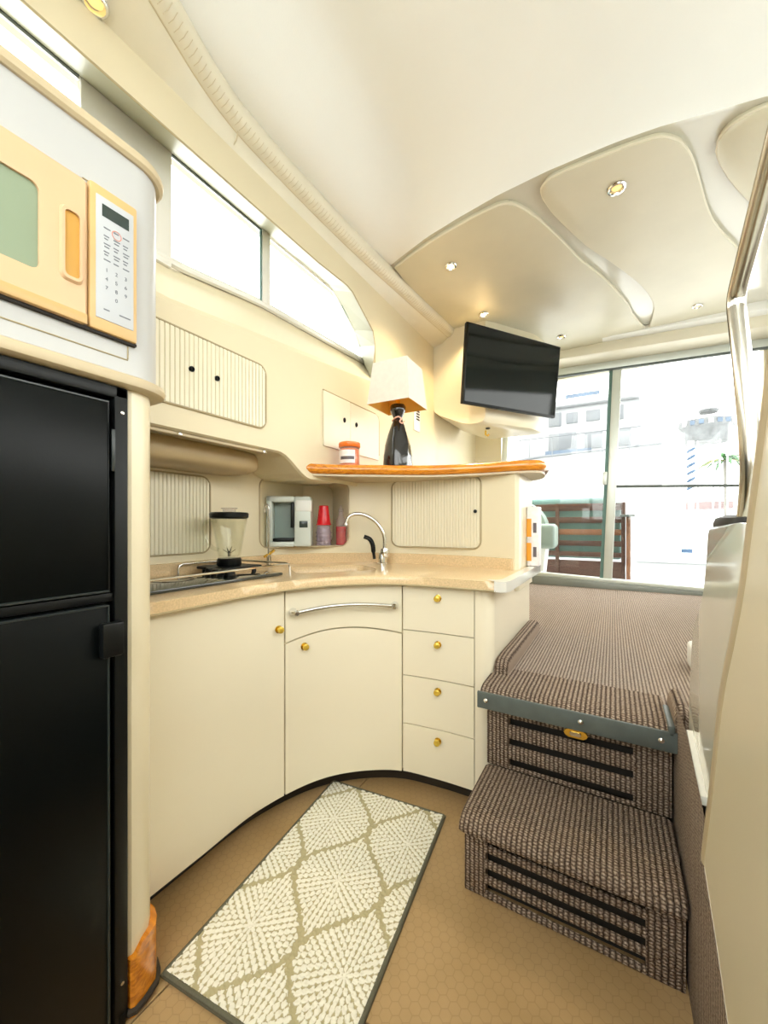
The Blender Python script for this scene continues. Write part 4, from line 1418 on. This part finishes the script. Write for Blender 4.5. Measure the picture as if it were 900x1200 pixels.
for k, ch in enumerate('1234567890'):
    r_, c_ = (k // 3, k % 3) if k < 9 else (3, 1)
    text_mesh('key_digit', ch, .011, Matrix.Translation((0, .4165 + c_ * .0185, 1.636 - r_ * .0185)) @ MK, 'keypad_ink', kp)
for c_, w_ in ((0, .011), (2, .022)):
    B().box(KX - .0006, KX, .411 + c_ * .015, .411 + c_ * .015 + w_, 1.552, 1.5545).obj('key_caption', 'keypad_ink', kp, smooth=False)
B().tube([(MX + .001, .38, 1.8095), (MX + .001, .482, 1.8115)], .0015, 5).obj('top_seam', 'groove', mw)
B().box(MX - .001, MX + .010, -.30, .480, 1.502, 1.508).obj('gap_strip', 'dark_gap', mw)  # dark strip along the microwave's lower edge

# ================================================================== steps
def slat_riser(par, x0, x1, y, z0, z1, n, sx, top=.018, bot=.028):
    """carpeted riser with ventilation slots: two stiles, slats and a black panel for the shade behind"""
    def blk(name, xa, xb, za, zb, r=.007, dp=.03):
        bb = B()
        carpet_strip(bb, [(y + dp, zb), (y + .004, zb), (y, zb - r), (y, (za + zb) / 2), (y, za + r), (y + .004, za), (y + dp, za)], xa, xb, 2)
        bb.ngon([(xa, y + dp, zb), (xa, y + .004, zb), (xa, y, zb - r), (xa, y, za + r), (xa, y + .004, za), (xa, y + dp, za)])
        bb.ngon([(xb, y + dp, zb), (xb, y + .004, zb), (xb, y, zb - r), (xb, y, za + r), (xb, y + .004, za), (xb, y + dp, za)])
        bb.obj(name, 'rib_carpet', par, angle=50)
    blk('stile', x0, x0 + sx, z0, z1)
    blk('stile', x1 - sx * 1.25, x1, z0, z1)
    gap = .024
    hh = (z1 - z0 - bot - gap * (n + 0)) / n
    for k in range(n):
        zb = z1 - top * 0 - k * (hh + gap)
        blk('slat', x0 + sx, x1 - sx * 1.25, zb - hh, zb, .006, .011)
    blk('bottom_rail', x0 + sx, x1 - sx * 1.25, z0, z0 + bot, .004, .011)
    B().box(x0 + .01, x1 - .01, y + .040, y + .05, z0, z1 - .005).obj('shadow_panel', 'dark_gap', par)  # black panel stands in for the shade inside the slots


SX0, SX1 = -.392, .150
t = thing('carpeted_step', (-.12, 1.25, 0), 'lower carpeted step with slotted riser and rounded tread', 'step')
slat_riser(t, SX0 + .005, SX1 - .002, 1.150, .002, .205, 4, .062, bot=.018)
b = B()
nose = [(1.404, .250), (1.38, .250), (1.30, .250), (1.20, .250), (1.155, .249), (1.130, .244), (1.114, .232), (1.108, .216), (1.112, .202), (1.125, .195), (1.16, .194)]
def tread_row(prof, x0, x1):
    L = [0]
    for a, c in zip(prof, prof[1:]):
        L.append(L[-1] + math.dist(a, c))
    xs_ = [x0, x0 + .003, x0 + .012, x0 + .03] + list(np.linspace(x0 + .08, x1 - .05, 8)) + [x1 - .02, x1 - .008, x1]
    drop = [.022, .010, .002, 0] + [0] * 8 + [0, .003, .010]
    rows = [[(x, y + (d_ * .9 if y < 1.2 else 0), z - d_ if z > .21 else z + d_ * .3) for x, d_ in zip(xs_, drop)] for y, z in prof]
    b.grid(rows, uv=[[(x - x0 + 3, l) for x in xs_] for l in L])
tread_row(nose, SX0 - .006, SX1)
b.ngon([(SX0 - .006, 1.16, .20), (SX0 - .006, 1.40, .20), (SX0 - .006, 1.40, .228), (SX0 - .006, 1.2, .228)])
b.ngon([(SX1, 1.16, .20), (SX1, 1.40, .20), (SX1, 1.40, .24), (SX1, 1.2, .24)])
b.obj('tread', 'rib_carpet', t)
B().box(SX0 + .006, SX0 + .02, 1.16, 1.40, .0, .2).obj('side', 'rib_carpet', t)
B().box(SX1 - .016, SX1 - .003, 1.16, 1.40, .0, .2).obj('side', 'dark_gap', t)

t = thing('stair_riser', (-.12, 1.42, .25), 'upper carpeted riser with slots below the grey-edged salon carpet', 'riser')
slat_riser(t, SX0 + .002, .148, 1.405, .250, .475, 3, .075, bot=.012)
B().box(SX0 + .002, .148, 1.43, 1.46, .47, FLZ - .01).obj('header', 'dark_gap', t)
B().box(-.38, .154, 1.46, 1.499, .25, FLZ - .012).obj('backing', 'dark_gap', t)  # dark filler added to stop light leaking past the riser
t = thing('salon_carpet_edge', (-.12, 1.37, .50), 'rounded front edge of the salon carpet bound in grey vinyl with snaps', 'carpet')
b = B()
tread_prof = [(1.58, FLZ + .006), (1.48, FLZ + .006), (1.42, FLZ + .006), (1.385, FLZ + .004), (1.365, FLZ - .002), (1.354, FLZ - .012), (1.352, FLZ - .02)]
carpet_strip(b, tread_prof, SX0 - .008, .136, 24)
b.obj('carpet_edge', 'rib_carpet', t)
bd = B()
bd.box(SX0 - .016, .156, 1.343, 1.353, .470, .527, .003)
o = bd.obj('vinyl_binding', 'vinyl_binding', t)
B().box(.134, .150, 1.343, 1.50, FLZ - .02, FLZ + .010, .004).obj('side_binding', 'vinyl_binding', t)
for x in (SX0 + .015, -.085, .118):
    B().lathe([(.008, 0), (.008, -.002), (.005, -.005), (0, -.006)], (x, 1.343, .500), 14, 'y').obj('snap', 'chrome', t)
t = thing('latch', (-.10, 1.395, .45), 'oval brass latch on the upper riser below the grey binding', 'latch')
b = B()
b.prism([(x, 1.395, z) for x, z in rr_loop(-.137, -.068, .424, .450, .0125)], (0, -.006, 0), .002, 1)
b.obj('plate', 'brass', t)
b = B()
b.prism([(x, 1.3889, z) for x, z in rr_loop(-.120, -.086, .431, .443, .0055)], (0, -.003, 0), .001, 1)
b.obj('thumb_tab', 'steel', t)

# carpeted curbs at both sides of the salon floor edge
def curb(label, x0, x1, prof):
    bb = B()
    xs_ = [x0, x0 + .004, x0 + .012, (x0 + x1) / 2, x1 - .012, x1 - .004, x1]
    dz = [.02, .008, .002, 0, .002, .008, .02]
    L = [0]
    for a, c in zip(prof, prof[1:]):
        L.append(L[-1] + math.dist(a, c))
    rows = [[(x, y, z - d_ * (z > FLZ + .01)) for x, d_ in zip(xs_, dz)] for y, z in prof]
    bb.grid(rows, uv=[[(x - x0 + 2, l) for x in xs_] for l in L])
    for side_ in (0, -1):
        bb.ngon([r_[side_] for r_ in rows] + [(rows[0][side_][0], prof[-1][0], FLZ), (rows[0][side_][0], prof[0][0], FLZ)])
    tag(bb.obj('carpet_curb', 'rib_carpet'), label, 'curb')
curb('carpeted curb against the cabinet end panel', -.392, -.340, [(1.50, FLZ), (1.505, .575), (1.53, .595), (1.60, .600), (2.20, .600), (2.24, .585), (2.25, FLZ)])
curb('short carpeted curb against the right bulkhead', .150, .185, [(1.36, .50), (1.358, .58), (1.38, .60), (1.50, .60), (1.53, .58), (1.54, FLZ)])

# ================================================================== right-hand bulkhead and helm side
RX = .155
t = thing('wall_bulkhead', (.2, .6, 0), 'cream companionway side wall over a brown carpeted kick wall', 'wall', kind='structure')
b = B()
kick = [(-1.2, 0), (1.45, 0), (1.45, .60), (1.19, .60), (.93, .52), (.74, .37), (.4, .12), (-1.2, .1)]
f = b.ngon([(RX, y, z) for y, z in kick])
lay = b.bm.loops.layers.uv.new('uv')
for l in f.loops:
    l[lay].uv = (l.vert.co.y + 3, l.vert.co.z)
b.obj('carpet_kick', 'pile_carpet', t, smooth=False)
edge = spline([(1.020, .470), (1.012, .50), (.94, .66), (.869, .835), (.80, .94), (.75, 1.02), (.71, 1.11), (.66, 1.22), (.625, 1.30), (.55, 1.42), (.40, 1.5)], 6)
bot = [(-.3, -.0), (.4, .093), (.78, .345), (.90, .42), (1.0, .468)]
b = B()
PXF = .148
edge = np.array([(y * .925 - .012 * (z - .47), z) for y, z in edge])
bot = [(y * .935 if y > .3 else y, z) for y, z in bot]
poly = [(PXF, -1.2, 1.5)] + [(PXF, y, z) for y, z in [(-1.2, 0.0)] + bot] + [(PXF, y, z) for y, z in edge]
b.prism(poly, (.055, 0, 0))
b.obj('near_panel', 'cream_gelcoat', t, angle=30)
B().tube([(PXF + .012, y, z) for y, z in edge], .016, 12).obj('edge_roll', 'lip_beige', t)
b = B()
# fill below the near panel so the kick wall has a back
B().tube([(PXF + .004, y, z - .004) for y, z in [(.2, .066)] + bot[1:]], .005, 6).obj('bottom_bead', 'white_gelcoat', t)

t = thing('helm_console', (.3, 1.0, .55), 'glossy white helm side panel with rounded top behind the cream wall edge', 'helm')
b = B()
hp_ = [(1.263, .575), (1.255, .65), (1.225, .80), (1.205, .85), (1.10, .93), (1.062, .965), (1.044, 1.02), (1.034, 1.085), (1.02, 1.10), (.80, 1.108), (.60, 1.108), (.60, .30), (.90, .30), (1.0, .45), (1.10, .55)]
b.prism([(.168, y, z) for y, z in hp_], (.20, 0, 0), .006, 2)
b.obj('side_panel', 'gloss_panel', t)
B().box(.375, 1.249, -1.19, .98, .0, 1.10, .01).obj('dash_body', 'white_gelcoat', t)
b = B()
b.prism([(.156, 1.20, .605), (.156, 1.03, .545), (.156, 1.025, .530), (.156, 1.20, .585)], (.014, 0, 0))
b.obj('shoe_strip', 'white_plastic', t)

t = thing('grab_rail', (.2, .95, 1.10), 'bent chrome grab rail rising from the helm side panel', 'handrail')
rp_ = spline([(.207, .935, 1.108), (.205, .905, 1.18), (.203, .900, 1.25), (.201, .930, 1.39), (.200, .960, 1.49), (.200, .968, 1.515), (.200, .958, 1.540), (.200, .90, 1.572), (.200, .80, 1.625), (.200, .55, 1.757), (.200, .2, 1.94)], 6)
B().tube(rp_, .0145, 16).obj('tube', 'steel', t)
b = B()
b.lathe([(.030, -.02), (.034, .0), (.030, .012), (.016, .018), (0, .018)], (.205, .985, 1.106), 18, squash=2.4)
b.obj('foot', 'foot_black', t)
b = B()
t = thing('floor_bumper', (.33, 2.1, FLZ), 'small white rounded floor bumper beside the helm panel', 'bumper')
B().box(.262, .30, 1.86, 2.02, FLZ, FLZ + .10, .016, 3).obj('body', 'white_plastic', t)
B().box(.30, .318, 1.87, 2.01, FLZ, FLZ + .06, .004).obj('bracket', 'sill_grey', t)

# ================================================================== rug
ra = math.radians(6.0)
RC = Vector((-.955, .553, 0))
eu, ev = Vector((math.cos(ra), math.sin(ra), 0)), Vector((-math.sin(ra), math.cos(ra), 0))
RWD, RLN = .497, .800
NU, NV = 230, 370
us, vs_ = np.linspace(.010, RWD - .010, NU), np.linspace(.010, RLN - .010, NV)
U, Vv = np.meshgrid(us, vs_)
AX, AY = .147, .215            # half spacing of the staggered medallions
U0, V0 = .12, .18
best = np.full(U.shape, -1.0)          # distance inside the ogee outline
du_, dv_ = np.zeros_like(U), np.ones_like(U)
for i in range(-3, 6):
    for jj in range(-3, 8):
        for ox, oy in ((0, 0), (AX, AY)):
            dx, dy = U - (U0 + i * 2 * AX + ox), Vv - (V0 + jj * 2 * AY + oy)
            hw_ = np.where(np.abs(dy) < AY, AX * (.5 + .5 * np.cos(PI * dy / AY)), 0)
            ins = hw_ - np.abs(dx)
            k_ = ins > best
            best[k_] = ins[k_]
            du_[k_], dv_[k_] = dx[k_], dy[k_]
nzz = rng.random(U.shape)
for _ in range(2):
    nzz = (nzz + np.roll(nzz, 1, 0) + np.roll(nzz, -1, 0) + np.roll(nzz, 1, 1) + np.roll(nzz, -1, 1)) / 5
nzz = (nzz - nzz.mean()) / nzz.std()
th_ = np.arctan2(dv_ * .82, du_)
rad = np.hypot(du_, dv_ * .82)
val = np.zeros_like(U)
ring_w = .0150
ri = np.floor((rad - .006) / ring_w)
rf = (rad - .006) / ring_w - ri
for k in range(14):
    npet = 8 + 6 * k
    pet = np.abs(np.sin(th_ * npet / 2 + (k % 2) * PI / 2))
    thr = .16 + .72 * np.clip(rf, 0, 1) ** 2.6 + .5 * np.clip(.16 - rf, 0, 1) / .16
    val = np.where(ri == k, np.clip((pet - thr) * 4 + .5, 0, 1), val)
val = np.where(rad < .006, 1.0, val)
# leafy outline and the plain ogee bands between the medallions
edge_ = .0095 + .004 * np.sin(th_ * 30)
val = np.where(best > edge_, val, 0.0)
val = np.clip(val + nzz * .13, 0, 1)
hgt = .0082 + .0030 * val + .0006 * nzz
co = np.zeros((NV, NU, 3))
co[..., 0] = RC.x + eu.x * U + ev.x * Vv
co[..., 1] = RC.y + eu.y * U + ev.y * Vv
co[..., 2] = hgt
idx = np.arange(NU * NV).reshape(NV, NU)
faces = np.stack([idx[:-1, :-1], idx[:-1, 1:], idx[1:, 1:], idx[1:, :-1]], -1).reshape(-1, 4)
me = bpy.data.meshes.new('rug_pile')
me.from_pydata(co.reshape(-1, 3).tolist(), [], faces.tolist())
ca = me.color_attributes.new('weave', 'FLOAT_COLOR', 'POINT')
cc = np.ones((NU * NV, 4), np.float32)
cc[:, :3] = val.reshape(-1, 1)
ca.data.foreach_set('color', cc.ravel())
me.polygons.foreach_set('use_smooth', [True] * len(me.polygons))
me.materials.append(M('rug_pile'))
t = thing('kitchen_rug', (RC.x, RC.y, 0), 'cream and khaki medallion rug with dark border on the galley floor', 'rug')
o = bpy.data.objects.new('pile', me)
COL.objects.link(o)
o.parent = t
o.matrix_parent_inverse = Matrix.Translation(t.location).inverted()
pw_ = lambda u, v, z: (RC.x + eu.x * u + ev.x * v, RC.y + eu.y * u + ev.y * v, z)
b = B()
b.prism([pw_(u, v, .0005) for u, v in ((0, 0), (RWD, 0), (RWD, RLN), (0, RLN))], (0, 0, .0055))
b.obj('backing', 'rug_border', t)
B().tube([pw_(u, v, .0065) for u, v in rr_loop(.006, RWD - .006, .006, RLN - .006, .006, 3)], .006, 6, closed=True).obj('border', 'rug_border', t)

# ================================================================== ceiling lights
def downlight(x, y, z, lit, label, r=.036):
    t_ = thing('downlight', (x, y, z), label, 'light', 'recessed ceiling lights')
    B().lathe([(r * .72, .004), (r, .002), (r, -.004), (r * .9, -.009), (r * .74, -.010), (r * .66, -.002), (r * .60, .004)], (x, y, z), 26).obj('bezel', 'chrome', t_)
    B().lathe([(0, -.004), (r * .4, -.003), (r * .62, .002)], (x, y, z), 20).obj('lens', 'bulb' if lit else 'bulb_dim', t_)
    if lit:
        l_ = bpy.data.lights.new('downlight_lamp', 'SPOT')
        l_.energy = 14
        l_.color = (1, .74, .42)
        l_.spot_size = math.radians(120)
        l_.spot_blend = .6
        l_.shadow_soft_size = .02
        lo_ = bpy.data.objects.new('lamp', l_)
        lo_.location = (x, y, z - .015)
        COL.objects.link(lo_)
        lo_.parent = t_
        lo_.matrix_parent_inverse = Matrix.Translation(t_.location).inverted()
CZ = 2.648
downlight(-.834, 2.22, CZ, True, 'lit recessed ceiling light in the padded panel nearest the valance')
downlight(.016, 2.09, CZ, False, 'larger brass-centred ceiling light near the front of the middle panel', .040)
downlight(-.816, 2.85, CZ, True, 'lit recessed ceiling light just above the television')
downlight(-.363, 3.51, CZ, False, 'unlit ceiling light near the far end of the left panel')
downlight(.515, 3.50, CZ, False, 'small pale ceiling light near the far end of the middle panel', .032)
downlight(-1.225, .53, 2.537, False, 'teal-rimmed ceiling light in the valance above the microwave', .034)

# ================================================================== cockpit and marina outside
tag(B().box(-3.5, 3.5, 4.2, 9.0, .20, .30).obj('cockpit_deck', 'outdoor_white'), 'white cockpit deck outside the sliding door', 'deck', kind='structure')
mat('harbour_water', (0.06, 0.085, 0.09), 0.25, var=0.2, scale=0.8)
tag(B().box(-120, 120, -120, 9.0, -1.3, -1.05).obj('harbour_water', 'harbour_water'), 'dark harbour water around the boat', 'water', kind='structure')
tag(B().box(-2.6, 2.6, -9.0, -1.28, 1.02, 1.12, .03).obj('foredeck', 'outdoor_white'), 'white foredeck added out of view to bounce light onto the dome', 'deck', kind='structure')  # unseen deck added to reflect skylight up to the dome
for xa, xb, w_ in ((-2.7, -1.67, 'port'), (1.36, 2.7, 'starboard')):
    tag(B().box(xa, xb, -1.3, 4.15, 1.60, 1.68, .02).obj('bounce_side_deck', 'outdoor_white'), 'white ' + w_ + ' side deck added out of view to bounce light up', 'deck', kind='structure')  # unseen decks added to bounce light in through the side windows
tag(B().box(-80, 80, 9.0, 160, -1.2, -1.0).obj('harbour_ground', 'outdoor_white'), 'bright pale quay beyond the boat', 'ground', kind='structure')

t = thing('teak_bench', (-.4, 5.0, .30), 'dark slatted teak bench with teal cushions outside the door', 'bench')
for k, (z0_, z1_) in enumerate(((1.265, 1.345), (1.125, 1.195), (.99, 1.055), (.865, .925), (.745, .80))):
    B().box(-1.0, .115, 4.985, 5.01, z0_, z1_, .004).obj('slat', 'teak' if k != 2 else 'teak_light', t)
for x in (-.56, .10):
    B().box(x - .02, x + .02, 4.975, 5.02, .30, 1.35, .004).obj('post', 'teak', t)
B().box(-1.0, .11, 4.985, 5.01, .44, .70, .004).obj('seat_apron', 'teak', t)
B().box(.125, .165, 4.93, 5.0, .30, 1.19, .004).obj('front_leg', 'teak_light', t)
B().box(.06, .20, 4.86, 5.06, 1.19, 1.215, .006).obj('armrest', 'vinyl_binding', t)
b = B()
b.box(-1.0, .085, 5.03, 5.15, .72, 1.36, .03, 3)
b.obj('back_cushion', 'cushion_teal', t)
B().box(-1.0, -.05, 5.03, 5.16, 1.30, 1.415, .04, 3).obj('head_cushion', 'cushion_teal', t)

t = thing('cockpit_armchair', (-.72, 4.5, .30), 'pale moulded cockpit seat with a rounded armrest left of the bench', 'seat')
b = B()
b.box(-.74, -.505, 4.36, 4.62, .855, 1.115, .05, 4)
b.obj('armrest', 'mint_vinyl', t)
b = B()
rows = []
for a in np.linspace(0, PI / 2, 9):
    x = -.90 + .29 * math.sin(a)
    z = 1.02 + .34 * math.cos(a)
    rows.append([(x, 4.52, z), (x, 4.78, z), (x - .05, 4.78, z - .05), (x - .05, 4.52, z - .05)])
V = b.grid(rows, close_u=True)
b.bm.faces.new(V[0])
b.bm.faces.new(V[-1])
b.obj('shell_back', 'mint_vinyl', t)
B().prism([(-.86, 4.40, .30), (-.66, 4.40, .30), (-.60, 4.40, .87), (-.90, 4.40, .87)], (0, .25, 0), .02, 2).obj('pedestal', 'outdoor_white', t)
B().box(-.95, -.56, 4.45, 4.75, .86, .95, .03, 3).obj('cushion', 'mint_vinyl', t)

# moored yacht
YY = 14.0
t = thing('moored_yacht', (-1.5, YY, -1.0), 'pale motor yacht moored across the quay seen through the door', 'yacht')
b = B()
rows = []
for x, zt2, wz in ((-5.5, 3.0, .2), (-3.5, 3.2, .6), (-2, 3.35, .8), (0, 3.45, .9), (1.1, 3.5, .9), (1.25, 3.5, .9)):
    rows.append([(x, YY, zt2), (x, YY + .1, 1.2), (x, YY + .25, -.9), (x, YY + 3, -.9), (x, YY + 3, zt2)])
V = b.grid(rows, close_u=True)
b.bm.faces.new(V[-1])
b.bm.faces.new(list(reversed(V[0])))
b.obj('hull', 'yacht_white', t)
B().box(-2.9, .75, YY + .5, YY + 2.8, 3.4, 5.1, .12).obj('cabin', 'yacht_white', t)
B().box(-3.1, .95, YY + .3, YY + 3, 5.05, 5.25, .06).obj('flybridge_roof', 'yacht_white', t)
B().box(-1.35, -.35, YY + .26, YY + .30, 5.28, 5.40).obj('blue_stripe', 'yacht_blue', t)
for x0, x1, z0_, z1_ in ((-1.9, -1.5, 4.45, 4.9), (-1.35, -1.0, 4.5, 4.85), (-.75, -.35, 4.5, 4.85), (-.15, .3, 4.45, 4.9), (-1.9, -1.05, 3.55, 4.2), (-.8, -.3, 3.6, 4.15), (.0, .5, 3.6, 4.15)):
    wdw = B().box(x0, x1, YY + .46, YY + .505, z0_, z1_, .01).obj('window', 'yacht_grey', t)
B().tube([(-5.0, YY - .05, 3.95), (-2, YY - .05, 4.0), (1.2, YY - .05, 4.05)], .02, 6).obj('handrail', 'yacht_grey', t)
for x in np.arange(-4.6, 1.3, .72):
    B().tube([(x, YY - .05, 3.3), (x, YY - .05, 4.0)], .015, 6).obj('stanchion', 'yacht_grey', t)
B().tube([(-5.4, YY - .03, 3.1), (-2, YY - .03, 3.38), (1.25, YY - .03, 3.5)], .035, 6).obj('rub_rail', 'yacht_grey', t)
B().box(-2.0, -.6, YY + .42, YY + .5, 3.48, 3.62).obj('side_band', 'yacht_blue', t)
b = B()
b.prism([(-3.3, YY - .6, 1.6), (-2.25, YY - .6, 2.75), (-2.5, YY - .6, 1.9), (-2.7, YY - .6, 1.6)], (0, .1, 0))
b.obj('bow_wedge', 'yacht_grey', t)  # grey wedge for a dark piece of the yacht's bow

# kiosk, striped pole, palm and quay details
t = thing('quay_kiosk', (3.6, 24, -1.0), 'round grey-roofed kiosk on the quay beside the striped pole', 'kiosk')
kz = lambda py: 1.105 + (615 - py) / 460 * 24 / 1.29
kx0 = 3.85
B().lathe([(.85, kz(518)), (1.05, kz(505)), (1.15, kz(501)), (1.1, kz(493)), (.9, kz(492)), (0, kz(490))], (kx0, 24, 0), 20).obj('roof', 'kiosk_grey', t)
B().lathe([(.35, kz(483)), (.4, kz(480)), (.3, kz(478)), (0, kz(477))], (kx0 + .1, 24, 0), 14).obj('roof_cap', 'kiosk_grey', t)
for a in np.arange(0, 2 * PI, PI / 3):
    B().tube([(kx0 + .8 * math.cos(a), 24 + .8 * math.sin(a), -1), (kx0 + .8 * math.cos(a), 24 + .8 * math.sin(a), kz(505))], .03, 6).obj('post', 'pole_white', t)
for k in range(7):
    a = -PI / 2 - .9 + k * .3
    B().box(kx0 + 1.13 * math.cos(a) - .09, kx0 + 1.13 * math.cos(a) + .09, 24 + 1.16 * math.sin(a) - .02, 24 + 1.16 * math.sin(a) + .02, kz(500), kz(495)).obj('sign_panel', 'yacht_blue' if k % 3 else 'pole_white', t)

ppx, ppy = 2.74, 20.0
t = thing('striped_pole', (ppx, ppy, -1.0), 'tall white mooring pole with blue spiral stripes', 'pole')
B().tube([(ppx, ppy, -1), (ppx, ppy, 4.5)], .10, 14).obj('shaft', 'pole_white', t)
for k in range(6):
    z = 2.55 + k * .30
    B().tube([(ppx + .105 * math.cos(a), ppy + .105 * math.sin(a), z + .05 * (a + PI)) for a in np.linspace(-PI * 1.0, 0, 10)], .055, 6).obj('blue_stripe', 'pole_blue', t)

pmx, pmy = 4.95, 26.0
pz = 4.4
t = thing('palm_tree', (pmx, pmy, -1.0), 'small green palm tree standing on the quay', 'palm')
B().tube([(pmx, pmy, -1), (pmx + .05, pmy, 1), (pmx, pmy, pz)], [.12, .10, .08], 8).obj('trunk', 'palm_trunk', t)
for k in range(14):
    a = k * 2.4
    ln = random.uniform(.8, 1.25)
    bb = B()
    rows = []
    lift = random.uniform(.1, .55)
    for s in np.linspace(0, 1, 7):
        r_ = ln * s
        z = pz + lift * math.sin(s * 2.2) - .55 * s * s
        w_ = .12 * math.sin(PI * min(1, s * .9 + .08))
        cx_, cy_ = pmx + r_ * math.cos(a), pmy + r_ * math.sin(a)
        rows.append([(cx_ - w_ * math.sin(a), cy_ + w_ * math.cos(a), z - .04), (cx_, cy_, z), (cx_ + w_ * math.sin(a), cy_ - w_ * math.cos(a), z - .04)])
    bb.grid(rows)
    bb.obj('frond', 'palm_green' if k % 4 else 'palm_yellow', t, solid=.02)

t = thing('quay_awning', (4.3, 27, -1), 'dull pink awning roof behind the palm tree', 'awning')
B().box(3.3, 5.4, 26.6, 29, 1.95, 2.35, .05).obj('canopy', 'awning_pink', t)
for x in (3.4, 5.3):
    B().tube([(x, 26.7, -1), (x, 26.7, 2.0)], .04, 6).obj('post', 'pole_white', t)
for k, (x, y, lab) in enumerate(((2.5, 19.0, 'blue quay chair below the striped pole'), (4.35, 20.0, 'blue-grey quay chair right of the palm tree'))):
    t = thing('quay_chair', (x, y, -1), lab, 'chair', 'chairs on the quay')
    zz = .05
    B().box(x - .18, x + .18, y - .2, y + .2, zz - .6, zz - .52, .02).obj('seat', 'pole_blue', t)
    B().box(x - .18, x + .18, y + .16, y + .2, zz - .52, zz + .12, .02).obj('backrest', 'pole_blue', t)
    for dx in (-.15, .15):
        for dy in (-.17, .17):
            B().tube([(x + dx, y + dy, -1), (x + dx, y + dy, zz - .58)], .02, 6).obj('leg', 'pole_blue', t)
b = B()
t = thing('cockpit_step', (.5, 6.5, .30), 'low pale moulded cockpit locker outside the right-hand pane', 'locker')
B().box(.25, 1.5, 6.2, 7.4, .30, .62, .04, 3).obj('base', 'dock_pale', t)
B().box(.2, 1.55, 6.15, 7.45, .62, .68, .02, 2).obj('lid', 'dock_pale', t)
